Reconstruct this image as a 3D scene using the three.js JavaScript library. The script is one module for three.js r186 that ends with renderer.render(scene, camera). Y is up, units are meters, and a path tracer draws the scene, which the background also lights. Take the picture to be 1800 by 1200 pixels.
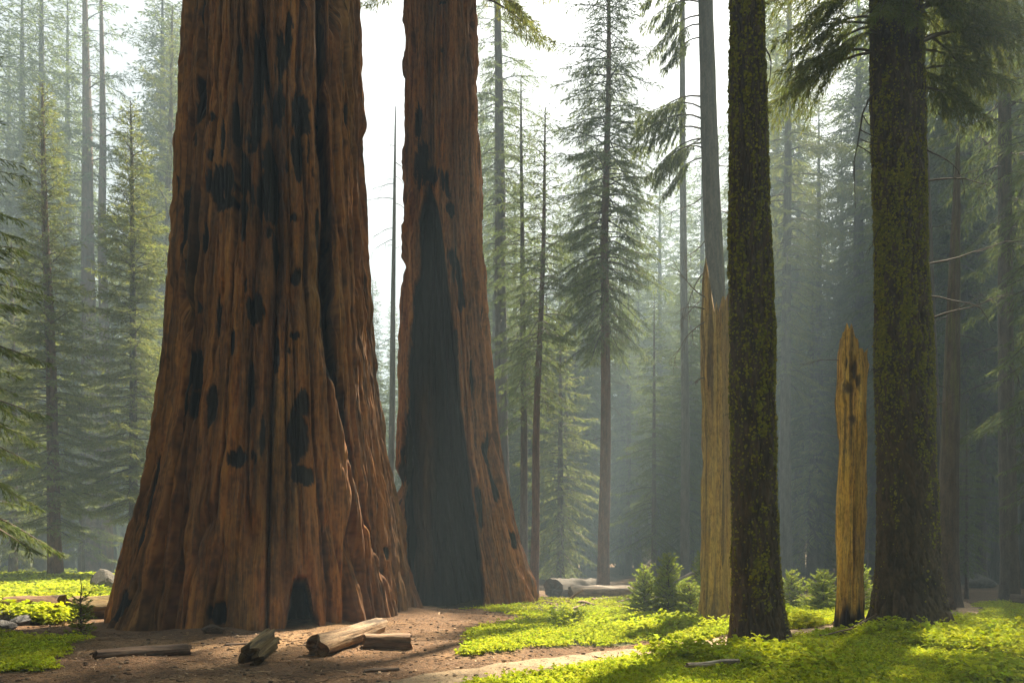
import * as THREE from 'three';

// ------------------------------------------------------------------ camera, sky, sun, exposure
const FOC = 1400, HOR = 980, EYE = 1.6;          // focal length and horizon row for a frame 1800 x 1200, eye height in metres
const scene = new THREE.Scene();
const camera = new THREE.PerspectiveCamera(2 * Math.atan(600 / FOC) * 180 / Math.PI, 1.5, 0.1, 2000);
camera.position.set(0, EYE, 0);
camera.lookAt(0, EYE, -10);
camera.setViewOffset(1800, 1200, 0, 600 - HOR, 1800, 1200);   // level camera, lens shifted upwards
camera.updateProjectionMatrix();

const SUN_AZ = 24 * Math.PI / 180, SUN_EL = 52 * Math.PI / 180;
const sunDir = new THREE.Vector3(Math.sin(SUN_AZ) * Math.cos(SUN_EL), Math.sin(SUN_EL), -Math.cos(SUN_AZ) * Math.cos(SUN_EL));
const sun = new THREE.DirectionalLight(new THREE.Color(1.0, 0.88, 0.68), 5);
sun.position.copy(sunDir).multiplyScalar(150);
sun.target.position.set(0, 0, -20);
sun.castShadow = true;
sun.shadow.radius = 1.6;
sun.shadow.mapSize.set(4096, 4096);
Object.assign(sun.shadow.camera, { left: -60, right: 60, top: 60, bottom: -60, near: 1, far: 400 });
scene.add(sun, sun.target);
{ // pale, hazy morning sky: brighter towards the horizon and around the sun
  const w = 512, h = 256, data = new Float32Array(w * h * 4), d = new THREE.Vector3();
  for (let j = 0; j < h; j++) for (let i = 0; i < w; i++) {
    const el = ((j + 0.5) / h - 0.5) * Math.PI, az = ((i + 0.5) / w - 0.5) * 2 * Math.PI;
    d.set(Math.cos(el) * Math.cos(az), Math.sin(el), Math.cos(el) * Math.sin(az));
    const up = Math.max(0, d.y), c = Math.max(0, d.dot(sunDir));
    const hz = Math.pow(1 - up, 2.0), glow = Math.pow(c, 5) * 1.0 + Math.pow(c, 40) * 1.0;
    const o = (j * w + i) * 4;
    data[o] = 0.085 + 0.09 * hz + glow * 0.5;
    data[o + 1] = 0.102 + 0.08 * hz + glow * 0.475;
    data[o + 2] = 0.122 + 0.062 * hz + glow * 0.43;
    data[o + 3] = 1;
  }
  const t = new THREE.DataTexture(data, w, h, THREE.RGBAFormat, THREE.FloatType);
  t.mapping = THREE.EquirectangularReflectionMapping;
  t.minFilter = t.magFilter = THREE.LinearFilter; t.needsUpdate = true;
  scene.background = t; scene.environment = t;
}
scene.fog = new THREE.FogExp2(new THREE.Color(0.68, 0.88, 1.0), 0.004);
const renderer = new THREE.WebGLRenderer();
renderer.toneMapping = THREE.LinearToneMapping;
renderer.toneMappingExposure = 5;
renderer.shadowMap.enabled = true;

// ------------------------------------------------------------------ small helpers
function RNG(seed) { let s = seed >>> 0; return () => { s = (s + 0x6D2B79F5) >>> 0; let t = Math.imul(s ^ (s >>> 15), 1 | s); t = (t + Math.imul(t ^ (t >>> 7), 61 | t)) ^ t; return ((t ^ (t >>> 14)) >>> 0) / 4294967296; }; }
const lerp = (a, b, t) => a + (b - a) * t, clamp = (x, a = 0, b = 1) => Math.min(b, Math.max(a, x));
const smooth = (a, b, x) => { const t = clamp((x - a) / (b - a)); return t * t * (3 - 2 * t); };
const hash = (x, y, z) => { let h = Math.imul(x, 374761393) ^ Math.imul(y, 668265263) ^ Math.imul(z, 2147483647 - 9973); h = Math.imul(h ^ (h >>> 13), 1274126177); return ((h ^ (h >>> 16)) >>> 0) / 4294967296; };
function noise(x, y, z = 0) {                   // value noise, -1 .. 1
  const xi = Math.floor(x), yi = Math.floor(y), zi = Math.floor(z);
  let u = x - xi, v = y - yi, w = z - zi; u = u * u * (3 - 2 * u); v = v * v * (3 - 2 * v); w = w * w * (3 - 2 * w);
  const a = lerp(lerp(hash(xi, yi, zi), hash(xi + 1, yi, zi), u), lerp(hash(xi, yi + 1, zi), hash(xi + 1, yi + 1, zi), u), v);
  if (w === 0) return a * 2 - 1;
  const b = lerp(lerp(hash(xi, yi, zi + 1), hash(xi + 1, yi, zi + 1), u), lerp(hash(xi, yi + 1, zi + 1), hash(xi + 1, yi + 1, zi + 1), u), v);
  return lerp(a, b, w) * 2 - 1;
}
const fbm = (x, y, z = 0, o = 4) => { let s = 0, a = 0.5; for (let i = 0; i < o; i++) { s += a * noise(x, y, z + i * 17); x *= 2.03; y *= 2.03; a *= 0.5; } return s; };
function cells(x, y, seed) {                    // distance to the nearest and second nearest cell point, and the cell's number
  const xi = Math.floor(x), yi = Math.floor(y); let f1 = 9, f2 = 9, id = 0;
  for (let i = -1; i <= 1; i++) for (let j = -1; j <= 1; j++) {
    const cx = xi + i + hash(xi + i, yi + j, seed), cy = yi + j + hash(xi + i, yi + j, seed + 7), d = Math.hypot(cx - x, cy - y);
    if (d < f1) { f2 = f1; f1 = d; id = hash(xi + i, yi + j, seed + 3); } else if (d < f2) f2 = d;
  }
  return [f1, f2, id];
}
function curve(pts) { return (h) => { if (h <= pts[0][0]) return pts[0][1]; for (let i = 1; i < pts.length; i++) if (h <= pts[i][0]) { const [a, b] = [pts[i - 1], pts[i]]; return lerp(a[1], b[1], (h - a[0]) / (b[0] - a[0])); } return pts[pts.length - 1][1]; }; }
function softCurve(pts) { // monotone-ish smooth version of curve()
  const n = pts.length, m = pts.map((p, i) => i === 0 ? (pts[1][1] - p[1]) / (pts[1][0] - p[0]) : i === n - 1 ? (p[1] - pts[i - 1][1]) / (p[0] - pts[i - 1][0]) : (pts[i + 1][1] - pts[i - 1][1]) / (pts[i + 1][0] - pts[i - 1][0]));
  return (h) => { if (h <= pts[0][0]) return pts[0][1]; for (let i = 1; i < n; i++) if (h <= pts[i][0]) { const a = pts[i - 1], b = pts[i], w = b[0] - a[0], t = (h - a[0]) / w, t2 = t * t, t3 = t2 * t; return (2 * t3 - 3 * t2 + 1) * a[1] + (t3 - 2 * t2 + t) * w * m[i - 1] + (3 * t2 - 2 * t3) * b[1] + (t3 - t2) * w * m[i]; } return pts[n - 1][1]; };
}
const PX = (px, d) => (px - 900) / FOC * d;               // metres to the right of the camera's axis
const taken = new Map();
function numbered(name) { const n = taken.get(name) ?? 0; taken.set(name, n + 1); return n ? `${name}_${String(n).padStart(3, '0')}` : name; }
function shade(o) { o.traverse((m) => { if (m.isMesh) { m.castShadow = true; m.receiveShadow = true; } }); }
function thing(name, label, category, [x, y, z], group) {
  const o = new THREE.Group(); o.name = numbered(name); o.position.set(x, y, z); o.userData = { label, category };
  if (group) o.userData.group = group;
  scene.add(o); return o;
}
function part(name, geometry, material, parent, kind) { const m = new THREE.Mesh(geometry, material); m.name = name; if (kind) m.userData.kind = kind; parent.add(m); m.castShadow = m.receiveShadow = true; return m; }

class GB { // collects triangles
  constructor() { this.p = []; this.c = []; this.u = []; this.i = []; }
  get n() { return this.p.length / 3; }
  v(x, y, z, c, u = 0, w = 0) { this.p.push(x, y, z); this.c.push(c[0], c[1], c[2]); this.u.push(u, w); return this.n - 1; }
  build(flat) {
    const g = new THREE.BufferGeometry();
    g.setAttribute('position', new THREE.Float32BufferAttribute(this.p, 3));
    g.setAttribute('color', new THREE.Float32BufferAttribute(this.c, 3));
    g.setAttribute('uv', new THREE.Float32BufferAttribute(this.u, 2));
    if (this.i.length) g.setIndex(this.i);
    if (!flat) g.computeVertexNormals();
    return g;
  }
  tube(pts, rad, sides, col, cap = true) { // pts: [x,y,z] list, rad: radii
    const T = new THREE.Vector3(), A = new THREE.Vector3(), B = new THREE.Vector3(), up = new THREE.Vector3();
    let len = 0; const first = this.n;
    for (let k = 0; k < pts.length; k++) {
      const a = pts[Math.max(0, k - 1)], b = pts[Math.min(pts.length - 1, k + 1)];
      T.set(b[0] - a[0], b[1] - a[1], b[2] - a[2]).normalize(); up.set(0, 1, 0); if (Math.abs(T.y) > 0.9) up.set(1, 0, 0);
      A.crossVectors(T, up).normalize(); B.crossVectors(A, T);
      if (k) len += Math.hypot(pts[k][0] - pts[k - 1][0], pts[k][1] - pts[k - 1][1], pts[k][2] - pts[k - 1][2]);
      for (let s = 0; s <= sides; s++) { const t = s / sides * 2 * Math.PI, x = Math.cos(t) * rad[k], y = Math.sin(t) * rad[k]; this.v(pts[k][0] + A.x * x + B.x * y, pts[k][1] + A.y * x + B.y * y, pts[k][2] + A.z * x + B.z * y, typeof col === 'function' ? col(k / (pts.length - 1), t) : col, t * rad[k], len); }
    }
    for (let k = 0; k < pts.length - 1; k++) for (let s = 0; s < sides; s++) { const a = first + k * (sides + 1) + s, b = a + sides + 1; this.i.push(a, a + 1, b, b, a + 1, b + 1); }
  }
}

// ------------------------------------------------------------------ textures (colour grain and fine relief), uv in metres
function pnoise(x, y, px, py, s) { const xi = Math.floor(x), yi = Math.floor(y); let u = x - xi, v = y - yi; u = u * u * (3 - 2 * u); v = v * v * (3 - 2 * v); const q = (a, b) => hash(((a % px) + px) % px, ((b % py) + py) % py, s); return lerp(lerp(q(xi, yi), q(xi + 1, yi), u), lerp(q(xi, yi + 1), q(xi + 1, yi + 1), u), v); }
function texture(n, f, srgb) {
  const d = new Uint8Array(n * n * 4);
  for (let j = 0; j < n; j++) for (let i = 0; i < n; i++) { const c = f(i / n, j / n), o = (j * n + i) * 4; if (Array.isArray(c)) { d[o] = clamp(c[0]) * 255; d[o + 1] = clamp(c[1]) * 255; d[o + 2] = clamp(c[2]) * 255; } else d[o] = d[o + 1] = d[o + 2] = clamp(c) * 255; d[o + 3] = 255; }
  const t = new THREE.DataTexture(d, n, n); t.wrapS = t.wrapT = THREE.RepeatWrapping; t.magFilter = t.minFilter = THREE.LinearFilter; if (srgb) t.colorSpace = THREE.SRGBColorSpace; t.needsUpdate = true; return t;
}
function rep(t, x, y) { const c = t.clone(); c.repeat.set(x, y); c.needsUpdate = true; return c; }
const fibreH = texture(1024, (u, v) => { // long vertical fibres
  const w = pnoise(u * 8, v * 4, 8, 4, 5) * 1.2;
  const a = pnoise(u * 48 + w, v * 5, 48, 5, 1), b = pnoise(u * 96 + w * 2, v * 10, 96, 10, 2), c = pnoise(u * 220, v * 30, 220, 30, 3);
  const e = pnoise(u * 30 + w, v * 26, 30, 26, 12), f = pnoise(u * 60, v * 60, 60, 60, 13);
  return 0.36 * Math.abs(a * 2 - 1) + 0.2 * b + 0.12 * c + 0.2 * e + 0.12 * f;
});
const fibreC = texture(1024, (u, v) => {
  const w = pnoise(u * 8, v * 4, 8, 4, 5) * 1.2;
  const a = pnoise(u * 48 + w, v * 5, 48, 5, 1), b = pnoise(u * 130, v * 14, 130, 14, 8), g = pnoise(u * 12, v * 3, 12, 3, 9);
  const e = pnoise(u * 30 + w, v * 26, 30, 26, 12), f = pnoise(u * 60, v * 60, 60, 60, 13), k = 0.77 + 0.32 * (a - 0.5) + 0.3 * (b - 0.5) + 0.22 * (e - 0.5) + 0.22 * (f - 0.5), r = 0.08 * (g - 0.5);
  return [k * 1.02 + r + 0.14, k + 0.12, k - r + 0.1];
}, true);
const soilC = texture(1024, (u, v) => {
  const a = pnoise(u * 16, v * 16, 16, 16, 1), b = pnoise(u * 70, v * 70, 70, 70, 2), c = pnoise(u * 240, v * 240, 240, 240, 3), e = pnoise(u * 400, v * 120, 400, 120, 4);
  const k = 0.84 + 0.18 * (a - 0.5) + 0.3 * (b - 0.5) + 0.5 * (c - 0.5) + 0.25 * Math.pow(e, 6), r = 0.1 * (b - 0.5);
  return [k + 0.08 + r, k + 0.04, k - 0.02 - r];
}, true);
const soilH = texture(1024, (u, v) => 0.35 * pnoise(u * 40, v * 40, 40, 40, 2) + 0.4 * pnoise(u * 120, v * 120, 120, 120, 6) + 0.25 * pnoise(u * 300, v * 300, 300, 300, 3));
const barkH = texture(512, (u, v) => { const w = pnoise(u * 6, v * 6, 6, 6, 2); const a = pnoise(u * 14 + w, v * 5 + w, 14, 5, 3), b = pnoise(u * 50, v * 24, 50, 24, 4); return 0.7 * Math.pow(Math.abs(a * 2 - 1), 0.6) + 0.3 * b; });
const barkC = texture(512, (u, v) => { const a = pnoise(u * 14, v * 5, 14, 5, 3), b = pnoise(u * 60, v * 24, 60, 24, 4), k = 0.82 + 0.22 * (a - 0.5) + 0.3 * (b - 0.5); return [k + 0.1, k + 0.09, k + 0.08]; }, true);

const mat = (o) => new THREE.MeshStandardMaterial({ roughness: 0.95, metalness: 0, vertexColors: true, ...o });
const M = {
  sequoia: mat({ map: rep(fibreC, 0.5, 0.25), bumpMap: rep(fibreH, 0.5, 0.25), bumpScale: 0.06 }),
  char: mat({ bumpMap: rep(fibreH, 0.7, 0.5), bumpScale: 0.03, roughness: 0.85 }),
  bark: mat({ map: rep(barkC, 0.7, 0.7), bumpMap: rep(barkH, 0.7, 0.7), bumpScale: 0.025 }),
  wood: mat({ map: rep(fibreC, 1.1, 0.5), bumpMap: rep(fibreH, 1.1, 0.5), bumpScale: 0.012, roughness: 0.85 }),
  branch: mat({}),
  rock: mat({ map: rep(soilC, 0.6, 0.6), bumpMap: rep(soilH, 0.6, 0.6), bumpScale: 0.03 }),
  soil: mat({ map: rep(soilC, 0.31, 0.31), bumpMap: rep(soilH, 0.43, 0.43), bumpScale: 0.05, roughness: 1 }),
  path: mat({ map: rep(soilC, 0.37, 0.37), bumpMap: rep(soilH, 0.5, 0.5), bumpScale: 0.02, roughness: 1 }),
  needle: new THREE.MeshPhysicalMaterial({ vertexColors: true, roughness: 1, transmission: 0.55, thickness: 0, specularIntensity: 0.25, side: THREE.DoubleSide }),
  leaf: new THREE.MeshPhysicalMaterial({ vertexColors: true, roughness: 1, transmission: 0.36, thickness: 0, specularIntensity: 0.25, side: THREE.DoubleSide }),
  moss: new THREE.MeshPhysicalMaterial({ vertexColors: true, roughness: 1, transmission: 0.3, thickness: 0, specularIntensity: 0.2 }),
  litter: mat({ roughness: 1 }),
};

// ------------------------------------------------------------------ ground
const SEQ1 = { x: PX(466, 20), z: -20 }, SEQ2 = { x: PX(800, 26), z: -26 };
const bump = (x, z, cx, cz, s) => Math.exp(-((x - cx) ** 2 + (z - cz) ** 2) / (2 * s * s));
function pathDist(x, z) { let m = 1e9; for (let i = 1; i < trail.length; i++) { const [ax, az] = trail[i - 1], [bx, bz] = trail[i], dx = bx - ax, dz = bz - az, t = clamp(((x - ax) * dx + (z - az) * dz) / (dx * dx + dz * dz)); m = Math.min(m, Math.hypot(x - ax - dx * t, z - az - dz * t)); } return m; }
const flat = (px, py) => { const d = EYE * FOC / (py - HOR); return [PX(px, d), -d]; };
const trail = new THREE.CatmullRomCurve3([[560, 1240], [720, 1202], [880, 1175], [1030, 1153], [1180, 1137], [1330, 1118], [1480, 1100], [1620, 1086], [1690, 1072], [1680, 1056], [1650, 1040]].map(([x, y]) => { const [a, b] = flat(x, y); return new THREE.Vector3(a, 0, b); })).getPoints(120).map((p) => [p.x, p.z]);
function ground0(x, z) {
  const d = Math.hypot(x, z);
  let y = 0.38 * bump(x, z, -3.5, -20.6, 1.5) + 0.3 * bump(x, z, -0.3, -26.4, 1.6) + 0.12 * bump(x, z, SEQ1.x, SEQ1.z, 4.5);
  y += 0.35 * bump(x, z, -19, -32, 6) - 0.35 * bump(x, z, 3, -42, 9) + 0.25 * bump(x, z, 2.5, -30, 2.5);
  y += 0.35 * noise(x * 0.09, z * 0.09, 3) * smooth(12, 60, d) + 0.02 * Math.max(0, d - 60) + 0.1 * Math.max(0, d - 105);
  return y;
}
function ground(x, z) {
  const k = smooth(0.5, 1.4, pathDist(x, z));
  return ground0(x, z) + k * (0.07 * noise(x * 0.5, z * 0.5, 1) + 0.03 * noise(x * 1.7, z * 1.7, 2) + 0.015 * noise(x * 5, z * 5, 4)) - 0.05 * (1 - k);
}
// how densely low green plants grow at a place (0 .. 1)
function greenAt(x, z) {
  const d1 = Math.hypot((x - SEQ1.x) / 1.08, z - SEQ1.z) + 0.7 * noise(x * 0.6, z * 0.6, 8);
  let g = 1;
  g *= smooth(5.2, 6.4, d1);
  // bare duff between the big trunk, the lens and the trail
  const pd = pathDist(x, z), n = 0.5 * noise(x * 0.9, z * 0.9, 9) + 0.25 * noise(x * 2.6, z * 2.6, 19);
  const near = trail.reduce((m, p) => (Math.abs(p[0] - x) < m[0] ? [Math.abs(p[0] - x), p] : m), [1e9, null])[1];
  if (x < 7 && x > -7.4 + n && z > near[1] - 1.35 + n * 1.1 - 1.2 * smooth(2, -3, x) && z < near[1] + 0.75 + n * 0.5 && x < 3.3) g = 0;
  if (x < -0.8 && x > -6.2 + (z + 10) * 0.35 + n && z > -24 && z < -8) g *= x > -2.6 && z < -20.3 ? 1 : 0;
  g *= smooth(0.45, 0.95, pd + n * 0.4);
  // dry litter under the firs further back
  const far = smooth(27, 31, -z + 2 * n) * smooth(-9, -5, x);
  g *= 1 - far * 0.93;
  g *= 1 - 0.85 * bump(x, z, 1.3, -27.5, 2.2);
  return clamp(g);
}
{
  const xs = [], zs = []; let x = 0;
  for (let s = 0; s < 9; s += 0.11) xs.push(s); for (let s = 9; s < 22; s += 0.35) xs.push(s); for (let s = 22; s < 420; s *= 1.12) xs.push(s);
  const X = [...xs.slice(1).reverse().map((v) => -v), ...xs];
  for (let s = 60; s > 0; s -= 15) zs.push(s); for (let s = 0; s > -8; s -= 0.8) zs.push(s); for (let s = -8; s > -24; s -= 0.1) zs.push(s); for (let s = -24; s > -50; s -= 0.35) zs.push(s); for (let s = 50; s < 420; s *= 1.07) zs.push(-s);
  const g = new GB();
  for (const z of zs) for (const x of X) {
    const n = fbm(x * 0.35, z * 0.35, 4), m = fbm(x * 1.4, z * 1.4, 6), gr = greenAt(x, z);
    const k = 1 + 0.35 * n + 0.3 * m, dry = smooth(0.05, 0.4, fbm(x * 0.5 + 9, z * 0.5, 12));
    const duff = [lerp(0.16, 0.27, dry) * k, lerp(0.09, 0.165, dry) * k, lerp(0.045, 0.085, dry) * k], moist = [0.07 * k, 0.075 * k, 0.025 * k];
    g.v(x, ground(x, z), z, [lerp(duff[0], moist[0], gr), lerp(duff[1], moist[1], gr), lerp(duff[2], moist[2], gr)], x, z);
  }
  const w = X.length;
  for (let j = 0; j < zs.length - 1; j++) for (let i = 0; i < w - 1; i++) { const a = j * w + i; g.i.push(a, a + w + 1, a + w, a, a + 1, a + w + 1); }
  const m = part('ground', g.build(), M.soil, scene); m.userData = { kind: 'structure', label: 'brown forest floor of needles, duff and soil', category: 'ground' };
}
{ // dusty footpath
  const g = new GB(), across = 15;
  trail.forEach(([x, z], k) => {
    const a = trail[Math.max(0, k - 1)], b = trail[Math.min(trail.length - 1, k + 1)], l = Math.hypot(b[0] - a[0], b[1] - a[1]), nx = -(b[1] - a[1]) / l, nz = (b[0] - a[0]) / l;
    for (let s = 0; s <= across; s++) {
      const t = s / across * 2 - 1, wd = 0.52 + 0.12 * noise(k * 0.5, t > 0 ? 3 : 9, 2), px = x + nx * t * wd, pz = z + nz * t * wd, m = 1 + 0.25 * fbm(px * 1.5, pz * 1.5, 3) + 0.2 * fbm(px * 6, pz * 6, 5);
      g.v(px, ground0(px, pz) - 0.05 + 0.035 - 0.03 * t ** 4 + 0.008 * noise(px * 4, pz * 4, 7), pz, [0.33 * m, 0.25 * m, 0.165 * m], px, pz);
    }
    if (k) for (let s = 0; s < across; s++) { const a0 = (k - 1) * (across + 1) + s, b0 = a0 + across + 1; g.i.push(a0, a0 + 1, b0, b0, a0 + 1, b0 + 1); }
  });
  const m = part('path', g.build(), M.path, scene); m.userData = { kind: 'structure', label: 'pale dusty footpath curving across the clearing', category: 'path' };
}

// ------------------------------------------------------------------ trunks
// angle 0 faces the camera; local axes: f points at the camera, r to its right
function facing(x, z) { const d = Math.hypot(x, z); return { fx: -x / d, fz: -z / d, rx: -z / d, rz: x / d }; }
function angles(front, back, half) { const a = []; for (let i = 0; i <= front; i++) a.push(-half + 2 * half * i / front); for (let i = 1; i <= back; i++) a.push(half + (2 * Math.PI - 2 * half) * i / back); return a; }
function trunkGrid({ face, ang, hs, radius, axis, disp, color, uvr, pick, top, warp, push }) {
  const g = new GB(), idx2 = [], w = ang.length;
  for (let j = 0; j < hs.length; j++) for (const a0 of ang) {
    const a = warp ? warp(a0, hs[j]) : a0;
    let h = hs[j]; if (top) { const t = top(a); h = hs[j] * t / hs[hs.length - 1]; }
    const r0 = radius(h), r = Math.max(0.01, r0 + disp(a > Math.PI ? a - 2 * Math.PI : a, h, r0)), [ox, oz] = axis(h), c = Math.cos(a) * r, s = Math.sin(a) * r;
    const back = push ? push(a > Math.PI ? a - 2 * Math.PI : a, h, r0) : 0;
    g.v(ox + face.fx * (c - back) + face.rx * s, h, oz + face.fz * (c - back) + face.rz * s, color(a > Math.PI ? a - 2 * Math.PI : a, h, r0), a * uvr, h);
  }
  for (let j = 0; j < hs.length - 1; j++) for (let i = 0; i < w - 1; i++) {
    const a = j * w + i, b = a + w, to = pick && pick(((t) => (t > Math.PI ? t - 2 * Math.PI : t))(warp ? warp(ang[i], hs[j]) : ang[i]), hs[j]) ? idx2 : g.i;
    to.push(a, a + 1, b, b, a + 1, b + 1);
  }
  const all = g.i.concat(idx2), own = g.i; g.i = all; const geo = g.build(); geo.setIndex(own);
  if (!idx2.length) return [geo];
  return [geo, extract(geo, idx2), extractSelf(geo, own)];
}
function extract(geo, idx) { // a geometry of its own with only the vertices that the triangles use
  const map = new Map(), out = {}, I = [];
  for (const k of ['position', 'normal', 'color', 'uv']) out[k] = [];
  for (const v of idx) { if (!map.has(v)) { map.set(v, map.size); for (const k in out) { const a = geo.attributes[k]; for (let c = 0; c < a.itemSize; c++) out[k].push(a.array[v * a.itemSize + c]); } } I.push(map.get(v)); }
  const g = new THREE.BufferGeometry(); for (const k in out) g.setAttribute(k, new THREE.Float32BufferAttribute(out[k], k === 'uv' ? 2 : 3)); g.setIndex(I); return g;
}
const extractSelf = extract;
const steps = (a, b, n, p = 1) => Array.from({ length: n + 1 }, (_, i) => a + (b - a) * Math.pow(i / n, p));

// marks on a sequoia, given as rows of the trunk's own angle and height
function marker(list) { return (a, h) => { let m = 0; for (const [ma, mh, ra, rh, bend] of list) { const dh = (h - mh) / rh; if (dh > 1.5 || dh < -1.5) continue; const wob = 0.75 * noise(a * 15, h * 0.8, 5) + 0.55 * noise(a * 42, h * 2.0, 6) + 0.3 * noise(a * 95, h * 7, 7); const q = Math.abs(a - ma - (bend || 0) * dh) / ra, v = Math.pow(q, 1.6) + Math.pow(Math.abs(dh), 2.4) + wob * 0.95; m = Math.max(m, smooth(1.1, 0.85, v)); } return m; }; }
function toTree(px, py, cx, depth, radius) { // a spot seen at px, py on a trunk whose axis is seen at cx, as angle and height
  let h = 2, a = 0; for (let k = 0; k < 8; k++) { const r = Math.max(0.2, radius(h)), pm = FOC / (depth - r * Math.cos(a)); h = EYE + (HOR - py) / pm; a = Math.asin(clamp((px - cx) / pm / r, -0.97, 0.97)); } return [a, h];
}

// ------------------------------------------------------------------ conifer foliage
const V3 = THREE.Vector3;
const olive = [0.16, 0.185, 0.045], firGreen = [0.115, 0.15, 0.04];
function blade(F, x, y, z, dx, dy, dz, len, wid, c, rng) { // a narrow bent diamond: one spray of needles
  let ax = rng() - 0.5, ay = rng() - 0.5, az = rng() - 0.5;
  let sx = dy * az - dz * ay, sy = dz * ax - dx * az, sz = dx * ay - dy * ax; const l = Math.hypot(sx, sy, sz) || 1; sx *= wid / l; sy *= wid / l; sz *= wid / l;
  const mx = x + dx * len * 0.45, my = y + dy * len * 0.45 , mz = z + dz * len * 0.45, ex = x + dx * len, ey = y + dy * len - len * 0.12, ez = z + dz * len;
  F.p.push(x, y, z, mx + sx, my + sy, mz + sz, mx - sx, my - sy, mz - sz, mx + sx, my + sy, mz + sz, ex, ey, ez, mx - sx, my - sy, mz - sz);
  for (let k = 0; k < 6; k++) F.c.push(c[0], c[1], c[2]);
}
const leafGeo = (F) => { const g = new THREE.BufferGeometry(); g.setAttribute('position', new THREE.Float32BufferAttribute(F.p, 3)); g.setAttribute('color', new THREE.Float32BufferAttribute(F.c, 3)); return g; };
// one bough: a woody axis with side twigs, each twig set with sprays
function bough(F, Wd, o, az, len, P, rng) {
  const { pitch = 0, droop = 0.5, lift = 0.25, twig = 0.34, step = 0.2, spray = 0.24, width = 0.035, tint = [0.115, 0.15, 0.04], bare = 0.12, wood = [0.06, 0.042, 0.03], hang = 0.3, bush = 0.4, per = 0.1 } = P;
  const n = 7, pts = [], cx = Math.cos(az), cz = Math.sin(az); let [x, y, z] = o, el = pitch + (rng() - 0.5) * 0.3, yaw = (rng() - 0.5) * 0.25;
  for (let k = 0; k <= n; k++) { pts.push([x, y, z]); const t = k / n, e = el - droop * Math.sin(t * Math.PI * 0.75) + lift * t * t, a = az + yaw * t, s = len / n; x += Math.cos(a) * Math.cos(e) * s; z += Math.sin(a) * Math.cos(e) * s; y += Math.sin(e) * s; }
  const r = 0.012 + len * 0.011; Wd.tube(pts, pts.map((_, k) => r * (1 - 0.85 * k / n)), 3, wood);
  const at = (t) => { const q = clamp(t, 0, 0.9999) * n, k = Math.floor(q), f = q - k; return [lerp(pts[k][0], pts[k + 1][0], f), lerp(pts[k][1], pts[k + 1][1], f), lerp(pts[k][2], pts[k + 1][2], f), (pts[k + 1][0] - pts[k][0]) / (len / n), (pts[k + 1][1] - pts[k][1]) / (len / n), (pts[k + 1][2] - pts[k][2]) / (len / n)]; };
  const bt = 0.8 + 0.4 * rng();
  for (let d = bare * len + step * rng(); d <= len; d += step * (0.7 + 0.6 * rng())) {
    const t = d / len, [bx, by, bz, tx, ty, tz] = at(t);
    for (const side of [-1, 1]) {
      if (rng() < 0.12) continue;
      const tl = len * twig * (1.05 - t * 0.75) * (0.6 + 0.7 * rng()), ang = (0.75 + 0.4 * rng()) * side;
      let dx = tx * Math.cos(ang) - tz * Math.sin(ang), dz = tz * Math.cos(ang) + tx * Math.sin(ang), dy = ty * 0.6 - hang * (0.3 + rng());
      const l = Math.hypot(dx, dy, dz); dx /= l; dy /= l; dz /= l;
      const nb = Math.max(3, Math.round(tl / per * 1.6));
      for (let b = 0; b < nb; b++) {
        const u = (b + 0.4 + 0.6 * rng()) / nb * tl, j = bush; let ex = dx + (rng() - 0.5) * 2 * j, ey = dy + (rng() - 0.5) * 1.3 * j - hang * 0.3 * u / tl, ez = dz + (rng() - 0.5) * 2 * j; const m = Math.hypot(ex, ey, ez);
        const k = bt * (0.7 + 0.6 * rng()), yl = 1 + 0.35 * (rng() - 0.4);
        blade(F, bx + dx * u, by + dy * u - 0.1 * u * u, bz + dz * u, ex / m, ey / m, ez / m, spray * (0.6 + 0.8 * rng()), width * (0.7 + 0.6 * rng()), [tint[0] * k * yl, tint[1] * k, tint[2] * k], rng);
      }
    }
  }
  const [ex, ey, ez, tx, ty, tz] = at(1); for (let q = 0; q < 4; q++) blade(F, ex, ey, ez, tx + (rng() - 0.5) * 0.5, ty + (rng() - 0.5) * 0.5, tz + (rng() - 0.5) * 0.5, spray, width, tint, rng);
}
// a whole crown between two heights; profile(t) gives bough length from base (0) to tip (1)
function crown({ seed, h0, h1, profile, count, axis = () => [0, 0], rtrunk = () => 0.1, pitch = (t) => lerp(-0.15, 0.6, t), style = {}, gaps = 0.25, sector, clump = 0 }) {
  const rng = RNG(seed), F = { p: [], c: [] }, Wd = new GB();
  for (let k = 0; k < count; k++) {
    const t = clamp((k + rng()) / count), h = lerp(h0, h1, t), az = sector ? sector(rng, t) : k * 2.399 + rng() * 0.9;
    if (noise(az * 0.95 + 40, h * 0.35, seed) > 1 - gaps * 2) continue;
    const len = profile(t) * (0.55 + 0.65 * rng()) * (1 + clump * noise(az * 0.9, h * 0.4, seed + 5)); if (len < 0.15) continue;
    const [ax, az0] = axis(h), r = rtrunk(h) * 0.8;
    bough(F, Wd, [ax + Math.cos(az) * r, h, az0 + Math.sin(az) * r], az, len, { pitch: pitch(t), ...style }, rng);
  }
  return { leaves: leafGeo(F), wood: Wd.build(), tris: F.p.length / 9 };
}
let leafTris = 0;
function addCrown(t, c) { leafTris += c.tris; part('branches', c.wood, M.branch, t, 'stuff'); part('crown', c.leaves, M.needle, t, 'stuff'); }
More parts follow.
